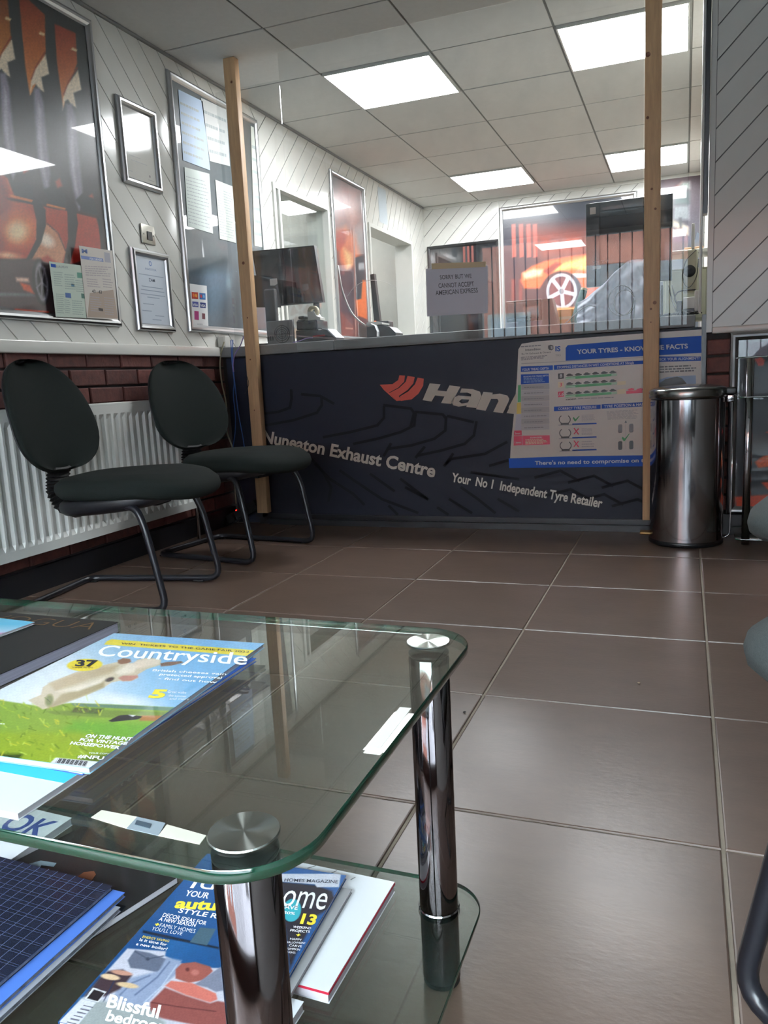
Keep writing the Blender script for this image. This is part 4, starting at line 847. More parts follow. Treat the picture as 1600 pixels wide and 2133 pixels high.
def backpad(x0, z0, x1, z1, wy, th, bulge, name):
    """egg-shaped back: from lower (x0,z0) to upper (x1,z1), curved towards the sitter"""
    bm = bmesh.new(); nz, ny = 22, 20; L = math.hypot(x1-x0, z1-z0); up = ((x1-x0)/L, (z1-z0)/L); nr = (up[1], -up[0]); sides = []
    for sgn in (1, -1):
        G_ = []
        for i in range(nz+1):
            t = .5-.5*math.cos(math.pi*i/nz); w = wy*max(0., 1-abs(2*t-1)**2.7)**(1/2.7)*(1.0-.30*t**1.7-.04*(1-t)**3); row = []
            for j in range(ny+1):
                s_ = -1+2*j/ny; se = math.sin(s_*math.pi/2); edge = (1-abs(se)**3.2)*(1-abs(2*t-1)**4); h = th*(max(edge, 0)**.5)*.5
                cv = -.055*(1-se*se)*bulge+ .02*math.sin(t*math.pi)
                off = cv+sgn*h; row.append(bm.verts.new((x0+up[0]*L*t+nr[0]*off, w*se, z0+up[1]*L*t+nr[1]*off)))
            G_.append(row)
        sides.append(G_)
        for i in range(nz):
            for j in range(ny): f = (G_[i][j], G_[i][j+1], G_[i+1][j+1], G_[i+1][j]); bm.faces.new(f if sgn < 0 else f[::-1])
    bmesh.ops.remove_doubles(bm, verts=bm.verts[:], dist=2e-4); 
    bmesh.ops.recalc_face_normals(bm, faces=bm.faces[:]); return bm
def make_chair(label, fab):
    t = thing('visitor_chair', label, 'chair', (0, 0, 0), 'charcoal cantilever waiting chairs')
    b = B(); b.bm(superpad(.105, .430, .283, .245, .044, front_drop=.03, tilt=.02), None, True); part('seat', b, t, fab)
    b = B(); b.bm(superpad(.085, .380, .255, .226, .038, front_drop=-.02, dish=0, tilt=.10), None, True); part('seat_shell', b, t, SHELL, label='black moulded seat underside')
    b = B(); b.bm(backpad(-.160, .478, -.280, .880, .262, .066, 1., 'b'), None, True); part('backrest', b, t, fab)
    b = B(); b.bm(backpad(-.177, .481, -.294, .873, .256, .03, 1., 'b'), None, True); part('backrest_shell', b, t, SHELL, label='black moulded back shell')
    # rubber bellows round the back upright
    b = B(); pth = [(-.13, .325), (-.195, .345), (-.222, .395), (-.217, .44), (-.205, .492)]; prof = []
    for k in range(33):
        u = k/32*4; i = min(int(u), 3); f = u-i; cx = pth[i][0]*(1-f)+pth[i+1][0]*f; cz = pth[i][1]*(1-f)+pth[i+1][1]*f; prof.append((cx, cz, .9+.22*(k % 2)))
    vs = []; fs = []; sec = 14
    for k, (cx, cz, sc_) in enumerate(prof):
        a = prof[max(k-1, 0)]; c_ = prof[min(k+1, 32)]; dx, dz = c_[0]-a[0], c_[1]-a[1]; l = math.hypot(dx, dz); nx_, nz_ = dz/l, -dx/l
        for m_ in range(sec):
            q = TAU*m_/sec; vs.append((cx+nx_*math.cos(q)*.027*sc_, math.sin(q)*.056*sc_, cz+nz_*math.cos(q)*.027*sc_))
    for k in range(32):
        for m_ in range(sec): fs.append((k*sec+m_, k*sec+(m_+1) % sec, (k+1)*sec+(m_+1) % sec, (k+1)*sec+m_))
    b.add(vs, fs, None, False); part('rubber_bellows', b, t, RUBBER)
    b = B(); P = [(.02, 0, .365), (.02, -.19, .365), (.20, -.205, .372), (.235, -.22, .30), (.292, -.225, .0125), (-.27, -.215, .0125), (-.27, .215, .0125), (.292, .225, .0125), (.235, .22, .30), (.20, .205, .372), (.02, .19, .365), (.02, 0.0, .365)]
    b.tube(P, .0125, 10, rnd=.055, n=6); part('tube_frame', b, t, TUBE)
    b = B(); b.box(-.08, .2, -.05, .05, .345, .36); part('mounting_plate', b, t, SHELL)
    for sy in (-.09, .09): b = B(); b.lathe((.03, sy, .36), [(0, -.022), (.014, -.02), (.017, -.006), (.014, 0)], 10); part('adjuster_knob', b, t, BLKPL)
    for x_, y_ in ((-.25, -.2), (-.25, .2), (.2, -.218), (.2, .218)): b = B(); b.box(x_-.02, x_+.02, y_-.009, y_+.009, 0.0005, .006); part('glide', b, t, RUBBER)
    return t
ch = make_chair('charcoal cantilever visitor chair nearest the viewer, in front of the radiator', FABRIC)
CH1 = ((-1.938, 2.30, 0), math.radians(9)); ch.location = CH1[0]; ch.rotation_euler = (0, 0, CH1[1])
dup(ch, (-1.935, 3.085, 0), math.radians(-8), 'charcoal cantilever visitor chair beside the left timber post and counter')
c3 = dup(ch, (.52, 1.84, 0), math.radians(172), 'worn grey chair seat edge at the right side, in front of the chrome stand')
c4 = dup(ch, (.438, .885, 0), math.radians(140), 'nearest worn grey chair at the right edge, its black tube leg at the lower right')
for c_ in (c3, c4):
    for k in c_.children:
        if k.name.startswith(('seat', 'backrest')) and 'shell' not in k.name: k.data = k.data.copy(); k.data.materials[0] = FABRICG

# ================================================================== BIN
bx, by = .012, 3.53
t = thing('pedal_bin', 'tall polished steel pedal bin standing before the counter end', 'bin', (bx, by, 0))
b = B(); b.lathe((bx, by, 0), [(.146, .022), (.146, .605)], 64); b.lathe((bx, by, 0), [(.146, .605), (.143, .609), (.138, .609)], 64); part('body', b, t, STEEL)
b = B(); b.lathe((bx, by, 0), [(0, .001), (.144, .001), (.149, .006), (.149, .02), (.146, .022)], 64); part('base_ring', b, t, BLKPL)
b = B(); b.lathe((bx, by, 0), [(.142, .609), (.150, .611), (.152, .618), (.152, .640), (.148, .647), (.130, .655), (.08, .662), (0, .666)], 64); part('lid', b, t, M('satin_steel_lid', (150, 152, 150), .22, 1.))
b = B(); b.bbox(bx+.128, bx+.185, by-.03, by+.03, .618, .645, .006); b2 = B(); b2.bbox(bx+.149, bx+.178, by-.02, by+.02, .585, .617, .005); part('hinge_cover', b, t, BLKPL); part('hinge_block', b2, t, STEEL)
b = B(); b.bbox(bx-.185, bx-.140, by-.026, by+.026, .03, .042, .004); part('pedal', b, t, M('tarnished_pedal', (140, 110, 70), .35, .8))
b = B(); b.tube([(bx+.175, by-.0, .59), (bx+.176, by, .2), (bx+.172, by, .03), (bx+.14, by, .02)], .003, 6, rnd=.02); part('lift_rod', b, t, STEEL)
# ================================================================== GLASS STAND on the right, framed poster behind it
GL = glassmat('table_glass', (.90, .95, .92), .02, (150, 170, 160)); GE = M('green_glass_edge', (16, 56, 42), .08, spec=.8, coat=1.)
def rrect(x0, x1, y0, y1, r, seg=8):
    P = []
    for cx, cy, a0 in ((x1-r, y0+r, -90), (x1-r, y1-r, 0), (x0+r, y1-r, 90), (x0+r, y0+r, 180)):
        for k in range(seg+1): a = math.radians(a0+90*k/seg); P.append((cx+r*math.cos(a), cy+r*math.sin(a)))
    return P
def slab(name, P, z0, z1, parent, c=.0012, label=None):
    k = len(P); cen = np.mean(P, 0); ins = [tuple(np.array(p)-(np.array(p)-cen)/np.linalg.norm(np.array(p)-cen)*c) for p in P]
    b = B(); b.add([(x, y, z1) for x, y in ins], [list(range(k))], GL); b.add([(x, y, z0) for x, y in ins], [list(range(k))[::-1]], GL)
    vs = [(x, y, z0) for x, y in ins]+[(x, y, z0+c) for x, y in P]+[(x, y, z1-c) for x, y in P]+[(x, y, z1) for x, y in ins]
    b.add(vs, [(r_*k+i, r_*k+(i+1) % k, (r_+1)*k+(i+1) % k, (r_+1)*k+i) for r_ in range(3) for i in range(k)], GE, True); return part(name, b, parent, label=label)
st = thing('glass_display_stand', 'chrome legged glass shelf stand at the right edge, in front of the framed poster', 'display stand', (.5, 3.5, 0))
for x_ in (.243, .76):
    b = B(); b.lathe((x_, 3.5, 0), [(0, .001), (.0155, .001), (.0155, .757), (0, .757)], 24); part('pole', b, st, STEEL)
for zz in (.045, .607, .758): slab('glass_shelf', rrect(.197, .82, 3.36, 3.64, .02, 4), zz, zz+.005, st)
# framed poster low on the right wall
t, O, U, V = wall_frame('framed_poster', 'low silver framed dark poster with orange flames, behind the glass stand on the brick wall', 'poster', None, .034, .02, 3.69, 'y', uv=(.176, .78, .095, .868))
lay = [('grad', (0, 700), (0, 1060), (26, 30, 38), (20, 24, 32), None, 1), ('poly', [(1555, 712), (1600, 712), (1600, 745), (1562, 748)], (88, 70, 90), 4), ('poly', [(1572, 748), (1585, 744), (1594, 750), (1590, 762), (1580, 762)], (200, 60, 50), 2), ('poly', [(1572, 962), (1590, 950), (1640, 940), (1640, 985), (1600, 972), (1580, 975)], (224, 110, 70), 3), ('poly', [(1590, 955), (1640, 945), (1640, 958)], (246, 190, 150), 3), ('poly', [(1586, 1005), (1640, 1000), (1640, 1030), (1600, 1020)], (206, 80, 50), 4), ('poly', [(1530, 1035), (1600, 1030), (1640, 1060), (1535, 1060)], (200, 70, 40), 4), ('poly', [(1594, 900), (1640, 890), (1640, 910)], (200, 50, 50), 3), ('noise', .06, 5, None)]
paint('picture', O+np.array([.03, 0, .03]), U-np.array([.06, 0, 0]), V-np.array([0, 0, .06]), NRM['y'], 120, 150, lay, t, .3, 1., .0045)
b = B(); O_ = np.array([.30, 3.69, .78]); text3(b, 'K', O_, O_+np.array([.045, 0, 0]), np.array([0, 0, .04]), (0, -1, 0), .0055, WH, .04)

# ================================================================== GLASS COFFEE TABLE
TX0, TX1, TY0, TY1, TZ = -1.135, -.227, .383, .888, .44
tb = thing('glass_coffee_table', 'two tier glass coffee table with dark chrome legs in the foreground', 'table', ((TX0+TX1)/2, (TY0+TY1)/2, 0))
slab('glass_top', rrect(TX0, TX1, TY0, TY1, .062, 12), TZ-.010, TZ, tb)
slab('glass_shelf', rrect(TX0+.004, TX1+.004, TY0, TY1-.003, .055, 12), .096, .102, tb)
DISC = M('brushed_disc', (206, 216, 210), .17, 1.0, aniso=1.0)
LEGS = [(-.2795, .427), (-.2745, .834), (-1.083, .427), (-1.083, .834)]
for x_, y_ in LEGS:
    b = B(); b.lathe((x_, y_, 0), [(.0, .001), (.0225, .001), (.0225, .008)], 32); ft = None
    lb = B(); lb.lathe((x_, y_, 0), [(.0235, .008), (.0235, .094)], 48); lb.lathe((x_, y_, 0), [(.0235, .104), (.0235, .424), (.022, .4255)], 48); lg = part('leg', lb, tb, CHROME)
    part('rubber_foot', b, lg, RUBBER)
    b = B(); b.lathe((x_, y_, 0), [(.0245, .094), (.0255, .0955)], 48); b.lathe((x_, y_, 0), [(.0255, .1025), (.0245, .104)], 48); part('collar', b, lg, STEEL)
    b = B(); b.lathe((x_, y_, 0), [(.022, .4262), (.0235, .4265), (.0235, .4292), (.0, .4295)], 48); part('top_washer', b, lg, BLKPL)
    me = B(); me.lathe((0, 0, 0), [(.0248, .0003), (.0252, .0014), (.0246, .0024), (.0, .0024)], 64, smooth=False)
    d_ = bpy.data.objects.new('cap_disc', me.mesh('cap_disc')); d_.data.materials.append(DISC); C.objects.link(d_); d_.parent = lg; d_.location = np.array([x_, y_, TZ])-worldloc(lg)
# tape scraps on the glass
def scrap(name, label, pts, mat, z=TZ, th=.0005):
    b = B(); b.prism([at(*p, 'z', z+th) for p in pts], (0, 0, 1), -th+.0001, .0001); return single(name, b, label, 'tape', mat)
CRT = M('cream_masking_tape', (214, 212, 196), .6)
t = thing('tape_strip', 'cream and clear tape strip stuck on the glass beside the near cap disc', 'tape', tuple(at(310, 1720, 'z', TZ)))
for pts, m_ in (([(190, 1704), (212, 1689), (286, 1703), (264, 1727)], CRT), ([(264, 1727), (286, 1703), (345, 1716), (330, 1742)], M('clear_grey_tape', (150, 162, 170), .2)), ([(330, 1742), (348, 1719), (430, 1742), (416, 1760)], CRT)):
    b = B(); b.prism([at(*p, 'z', TZ) for p in pts], (0, 0, 1), .0002, .0007); part('tape_piece', b, t, m_)
b = B(); b.prism([at(*p, 'z', TZ) for p in ((285, 1711), (316, 1719), (312, 1728), (281, 1720))], (0, 0, 1), .0008, .0012); part('tape_piece', b, t, M('dark_tape', (70, 84, 96), .3))
scrap('tape_scrap', 'white tape scrap on the right edge of the glass table top', [(833, 1473), (857, 1475), (792, 1559), (771, 1555), (770, 1551)], M('white_tape', (232, 232, 222), .5))

# ---- magazines
def magazine(name, label, TL, TR, w, h, z, th, cover, spine='l', cat='magazine', group=None, pages=PAGES, curl=0.):
    """flat magazine: TL/TR top edge points (x,y); returns thing, frame function g(u,v) on the cover (v down)"""
    TL = np.array(TL, float); TR = np.array(TR, float); e = (TR-TL)/np.linalg.norm(TR-TL); dn = np.array([e[1], -e[0]])
    t = thing(name, label, cat, (*(TL+e*w/2+dn*h/2), z), group)
    g = lambda u, v: np.array([*(TL+e*w*u+dn*h*v), z+th])
    b = B(); c = [g(0, 0), g(1, 0), g(1, 1), g(0, 1)]; i = .0012
    cc = [g(i/w, i/h), g(1-i/w, i/h), g(1-i/w, 1-i/h), g(i/w, 1-i/h)]
    b.prism(cc, (0, 0, 1), -th+.0004, -.0005); part('pages', b, t, pages)
    b = B(); b.prism(c, (0, 0, 1), -.0005, 0); cv = part('cover', b, t, cover)
    b = B(); b.prism(c, (0, 0, 1), -th, -th+.0004); b.prism([g(0, 0), g(.0007/w, 0), g(.0007/w, 1), g(0, 1)], (0, 0, 1), -th+.0004, -.0005); part('back_cover', b, t, cover)
    return t, g, cv, e, dn
GLOSS = lambda n_, c_: M(n_, c_, .22, coat=.6)
Z0 = TZ
# bottom pile: white/cyan, blue, countryside on top
m1 = magazine('magazine', 'white magazine with a cyan band, under the countryside magazine at its lower edge', (-.652, .692), (-.443, .688), .209, .293, Z0+.0003, .0055, GLOSS('gloss_white_cover', (226, 230, 234)), group='magazines on the glass table top')
b = B(); g = m1[1]; b.flat([g(0, .77), g(1, .77), g(1, .845), g(0, .845)], (0, 0, 1), .0002, ink((60, 190, 226), 20)); part('print', b, m1[2])
m2 = magazine('magazine', 'blue covered magazine showing only its right edge under the countryside magazine', (-.641, .722), (-.434, .716), .207, .262, Z0+.0061, .004, GLOSS('gloss_blue_cover', (66, 112, 206)), group='magazines on the glass table top')
m3 = magazine('magazine', 'countryside magazine with a cream cow on a blue sky and green grass cover', (-.6445, .7405), (-.4415, .7475), .2035, .297, Z0+.0104, .0052, GLOSS('gloss_sky_cover', (150, 196, 228)), group='magazines on the glass table top')
t, g, cv, e, dn = m3; ZC = g(0, 0)[2]
SKY0, SKY1 = (118, 180, 226), (226, 236, 242)
GR = (132, 160, 50)
def S(x, y): return (x/2.5806, 1230+y/2.5806)
def SS(*p): return [S(*q) for q in p]
lay = [('grad', (350, 1350), (180, 1470), SKY0, SKY1, None, 1), ('ell', 120, 1440, 90, 16, -.25, (238, 242, 246), 20), ('ell', 250, 1460, 60, 12, .1, (240, 244, 248), 16),
 ('poly', SS((-600, 560), (0, 590), (200, 620), (380, 605), (600, 612), (1000, 632), (1100, 640), (700, 1100), (-600, 1100)), (140, 170, 62), 3),
 ('poly', SS((380, 606), (600, 614), (1000, 632), (985, 650), (760, 640), (400, 622)), (104, 136, 112), 2),
 ('poly', SS((250, 650), (500, 640), (960, 655), (940, 700), (700, 690), (300, 668)), (120, 142, 60), 4), ('poly', SS((760, 672), (930, 672), (860, 702), (750, 700)), (176, 120, 70), 3), ('poly', SS((400, 628), (560, 634), (540, 665), (380, 655)), (88, 108, 50), 4),
 ('poly', SS((400, 700), (900, 720), (800, 800), (300, 780)), (116, 168, 56), 14), ('poly', SS((-200, 760), (420, 760), (700, 830), (600, 960), (-200, 900)), (150, 172, 48), 16), ('poly', SS((-200, 880), (120, 880), (80, 940), (-200, 940)), (52, 72, 22), 10), ('poly', SS((440, 900), (620, 870), (480, 985), (380, 970)), (92, 110, 40), 10),
 ('poly', SS((585, 700), (640, 672), (700, 668), (765, 678), (740, 692), (680, 698), (600, 706)), (40, 40, 42), 2), ('poly', SS((690, 668), (730, 670), (715, 680)), (230, 230, 226), 2),
 ('poly', SS((150, 590), (220, 560), (230, 520), (270, 495), (430, 430), (560, 400), (640, 382), (720, 392), (740, 372), (800, 360), (866, 372), (862, 400), (790, 422), (740, 452), (742, 470), (700, 488), (640, 486), (600, 494), (560, 520), (470, 560), (330, 612), (230, 640), (190, 615)), (212, 198, 170), 2),
 ('poly', SS((260, 500), (430, 440), (560, 410), (640, 400), (600, 440), (420, 500), (300, 540)), (190, 172, 138), 8), ('poly', SS((330, 560), (470, 520), (560, 490), (560, 520), (470, 558), (330, 610), (250, 640)), (170, 156, 118), 6), ('poly', SS((300, 545), (480, 500), (560, 470), (540, 495), (420, 540)), (236, 226, 206), 6),
 ('poly', SS((740, 378), (800, 366), (860, 374), (850, 396), (780, 412), (720, 420), (690, 400)), (232, 216, 194), 4), ('poly', SS((690, 395), (740, 400), (720, 440), (640, 455), (620, 440)), (240, 228, 208), 5),
 ('poly', SS((862, 392), (900, 384), (975, 380), (985, 388), (920, 404), (865, 408)), (120, 84, 66), 2), ('poly', SS((632, 376), (660, 364), (700, 368), (706, 384), (680, 392), (650, 396), (635, 390)), (140, 100, 74), 2),
 ('poly', SS((636, 470), (660, 458), (740, 456), (742, 466), (710, 484), (660, 488)), (196, 140, 124), 3), ('ell', *S(590, 478), 9, 4, -.3, (50, 50, 46), 3),
 ('ell', *S(265, 590), 8, 12, .2, (110, 120, 60), 5)]
for k in range(150):
    x = rng.uniform(-120, 560); y = rng.uniform(640, 930) if k > 25 else rng.uniform(590, 650); a_ = rng.uniform(-1.2, .4); l_ = rng.uniform(12, 60); c_ = [(196, 214, 90), (110, 140, 34), (170, 196, 60), (214, 206, 60), (84, 112, 28)][k % 5]
    lay.append(('line', [S(x, y), S(x+l_*math.sin(a_), y-l_*.55*math.cos(a_))], rng.uniform(.8, 2.2), c_, 1.5))
lay += [('poly', SS((575, 272), (600, 262), (1428, 326), (1420, 350), (1330, 352), (560, 290)), (238, 216, 52), 1.5), ('ell', *S(455, 400), 37, 12.5, -.05, (240, 216, 50), 1.5), ('poly', SS((300, 898), (530, 920), (505, 958), (262, 934)), (232, 234, 238), 1.5), ('noise', .03, 4, None)]
paint('picture', g(0, 0), g(1, 0)-g(0, 0), g(0, 1)-g(0, 0), NRM['z'], 230, 300, lay, cv, .22, .6, .0002)
b = B(); WT = ink((240, 244, 246), 20); YW = ink((236, 214, 60), 20); BKI = ink((30, 30, 32), 20)
def ct_(s_, p0, p1, up, m_, bold=.01): ptext(b, s_, S(*p0), S(*p1), S(*up), 'z', ZC, .0006, m_, bold)
ct_('Countryside', (512, 352), (1325, 402), (560, 293), WT, .012); ct_('WIN  TICKETS TO THE GAME FAIR 2022', (650, 291), (1340, 338), (655, 281), BKI, .0)
ct_('37', (402, 408), (520, 410), (412, 375), BKI, .04); ct_('THINGS TO DO', (385, 420), (500, 421), (386, 412), BKI, 0)
ct_('British cheeses gain', (818, 436), (1215, 458), (826, 424), WT, .02); ct_('protected approval', (856, 458), (1190, 478), (864, 446), WT, .02); ct_('- find out how', (850, 480), (1165, 502), (858, 468), WT, .02)
ct_('5', (795, 578), (880, 580), (825, 534), YW, .05); ct_('Great walks', (900, 552), (1000, 558), (905, 540), WT, 0); ct_('this summer', (905, 572), (1000, 578), (910, 560), WT, 0); ct_('and more', (910, 590), (1015, 592), (915, 578), WT, 0)
ct_('ON THE HUNT', (455, 792), (705, 812), (470, 774), WT, .035); ct_('FOR VINTAGE', (425, 812), (680, 834), (437, 796), WT, .035); ct_('HORSEPOWER', (375, 830), (640, 856), (387, 814), WT, .035); ct_('#NFU', (415, 902), (555, 914), (425, 884), WT, .03); ct_('YOUR COPY', (475, 880), (585, 886), (480, 872), WT, 0)
for k in range(22): x = 305+k*7.6; pflat(b, SS((x+8, 905+k*.8), (x+8+3.5*(k % 3 > 0)+1.5, 905+k*.8), (x-8+3.5*(k % 3 > 0)+1.5, 930+k*.8), (x-8, 930+k*.8)), 'z', ZC, .0006, BKI)
ct_('more on', (-10, 722), (25, 724), (-8, 712), WT); part('lettering', b, cv)
# black fashion magazine with flower magazine on it (left)
m4 = magazine('magazine', 'black fashion magazine with gold capitals, left of the countryside magazine', (-.885, .790), (-.676, .786), .21, .285, Z0+.0003, .0135, M('satin_black_cover', (22, 26, 26), .4), group='magazines on the glass table top', pages=M('silver_page_edges', (170, 168, 182), .3, noise=.2, nscale=3, stretch=(1, 1, 700)))
t, g, cv, e, dn = m4; b = B(); GO = M('gold_ink', (150, 112, 60), .3, .6); P0 = g(.06, .13); text3(b, 'VOGUA', P0, g(.93, .13), g(.06, .03)-P0, (0, 0, 1), .0004, GO, -.02)
b.flat([g(.62, .72), g(.86, .66), g(.98, .74), g(.95, .98), g(.6, .98)], (0, 0, 1), .0004, ink((150, 116, 106), 25)); 
for k in range(4): b.flat([g(.66+k*.07, .7-k*.01), g(.69+k*.07, .69-k*.01), g(.70+k*.06, .95), g(.67+k*.06, .95)], (0, 0, 1), .0006, ink((186, 152, 142), 25))
part('print', b, cv)
m5 = magazine('magazine', 'pink flower magazine lying on the black fashion magazine at the left edge', (-.98, .765), (-.775, .752), .2, .10, Z0+.0142, .003, GLOSS('gloss_pale_cover', (206, 210, 206)), group='magazines on the glass table top')
t, g, cv, e, dn = m5; lay = [('grad', (0, 1300), (0, 1320), (90, 190, 226), (190, 210, 230), None, 1), ('poly', [(-120, 1322), (60, 1318), (100, 1326), (40, 1345), (-120, 1345)], (206, 110, 160), 6)]
for k in range(60): lay.append(('ell', rng.uniform(-90, 95), rng.uniform(1320, 1346), rng.uniform(5, 12), rng.uniform(1.5, 3.5), rng.uniform(-.4, .2), [(226, 180, 210), (200, 70, 130), (236, 214, 232), (170, 60, 120), (196, 150, 190)][k % 5], 2))
lay += [('poly', [(-120, 1346), (40, 1346), (20, 1356), (0, 1366), (-120, 1372)], (214, 212, 180), 3), ('line', [(-60, 1352), (20, 1350)], 3, (196, 90, 70), 2)]
paint('picture', g(0, 0), g(1, 0)-g(0, 0), g(0, 1)-g(0, 0), NRM['z'], 90, 70, lay, cv, .25, .6, .0002)
# ---- lower shelf
ZS = .102
m6 = magazine('magazine', 'black magazine with a brown leaf mark under the navy grid brochure', (-.828, .842), (-.612, .776), .222, .30, ZS+.0003, .009, GLOSS('matt_black_cover', (30, 32, 33)), group='magazines on the lower glass shelf')
t, g, cv, e, dn = m6; zc = g(0, 0)[2]; b = B(); pflat(b, [(162, 1826), (175, 1817), (196, 1815), (200, 1822), (190, 1836), (172, 1839)], 'z', zc, .0004, ink((112, 62, 36), 25)); pflat(b, [(60, 1800), (85, 1793), (118, 1798), (112, 1806), (86, 1803), (80, 1816), (68, 1810)], 'z', zc, .0004, ink((120, 136, 146), 25)); part('print', b, cv, kind='stuff')
m7 = magazine('magazine', 'white puzzle magazine with blue script letters at the far left of the lower shelf', (-1.055, .86), (-.857, .85), .198, .12, ZS+.0003, .012, GLOSS('gloss_white_cover', (226, 230, 234)), group='magazines on the lower glass shelf')
b = B(); g = m7[1]; text3(b, 'OK', g(.55, .5), g(.97, .5), g(.55, .12)-g(.55, .5), (0, 0, 1), .0004, ink((60, 80, 150)), .02); part('print', b, m7[2])
zb = ZS+.0096
for k, (dx, dy, c_) in enumerate(((.012, -.03, (150, 152, 160)), (.005, -.012, (80, 120, 200)))):
    magazine('magazine', ('grey edged magazine lowest in the grid brochure pile', 'blue covered magazine peeking out under the grid patterned brochure')[k], (-.86+dx, .733+dy), (-.655+dx, .727+dy), .205, .285, zb+k*.0062, .0058, GLOSS('gloss_cover_%d' % k, c_), group='magazines on the lower glass shelf', pages=M('speckled_page_edges', (110, 112, 122), .5, noise=.7, nscale=60))
m8 = magazine('brochure', 'dark navy brochure with a fine white grid pattern on the lower shelf', (-.865, .722), (-.668, .714), .197, .285, zb+.0126, .0055, GLOSS('navy_grid_cover', (30, 36, 56)), cat='brochure', pages=M('speckled_page_edges', (110, 112, 122), .5, noise=.7, nscale=60))
g = m8[1]; b = B(); GI = ink((92, 100, 124), 30)
for k in range(1, 13): u = k/13; b.flat([g(u-.0018, 0), g(u+.0018, 0), g(u+.0018, 1), g(u-.0018, 1)], (0, 0, 1), .0003, GI)
for k in range(1, 34):
    v = k/34; o_ = .01 if k % 2 else -.01; b.flat([g(0, v-.001), g(1, v-.001+o_), g(1, v+.001+o_), g(0, v+.001)], (0, 0, 1), .00045, ink((66, 74, 98), 30))
part('grid_print', b, m8[2], kind='stuff')
m9 = magazine('book', 'white covered book with a red first page at the right end of the lower shelf', (-.512, .846), (-.335, .842), .177, .192, ZS+.0003, .014, GLOSS('gloss_white_cover', (226, 230, 234)), cat='book', pages=M('book_pages', (196, 192, 198), .6))
b = B(); g = m9[1]; b.prism([g(.0, 1.001), g(1.004, 1.001), g(1.004, -.0), g(1.001, 0), g(1.001, .99), g(0, .99)], (0, 0, 1), -.0035, -.0007); part('red_page', b, m9[2], M('crimson_page', (176, 30, 54), .5))
b = B(); 
for (x, y, w_) in ((605, 1820, 14), (640, 1808, 18), (690, 1818, 12), (730, 1832, 10), (700, 1850, 8)): pflat(b, [(x, y), (x+w_, y-5), (x+w_+1, y-4), (x+1, y+2)], 'z', g(0, 0)[2], .0003, ink((120, 122, 124)))
part('scuff', b, m9[2], kind='stuff')
m10 = magazine('magazine', 'white magazine lowest in the stack beside the near table leg', (-.565, .64), (-.360, .634), .205, .24, ZS+.0003, .011, GLOSS('gloss_white_cover', (226, 230, 234)), group='magazines on the lower glass shelf')
zi = ZS+.0146
m11 = magazine('magazine', 'grey edged magazine between the white book and the home magazine', (-.578, .80), (-.380, .806), .2, .27, zi, .005, GLOSS('gloss_grey_cover', (150, 150, 152)), group='magazines on the lower glass shelf')
m12 = magazine('magazine', 'home magazine with blue cover, bedroom picture and large white title, behind the near leg', (-.592, .812), (-.392, .822), .2, .29, zi+.0055, .005, GLOSS('gloss_home_cover', (40, 84, 140)), group='magazines on the lower glass shelf')
t, g, cv, e, dn = m12; zc = g(0, 0)[2]
def T(x, y): return (x/3.2, 1660+y/3.2)
def TT(*p): return [T(*q) for q in p]
def T2(x, y): return (380+x/2.5, 1660+y/2.5)
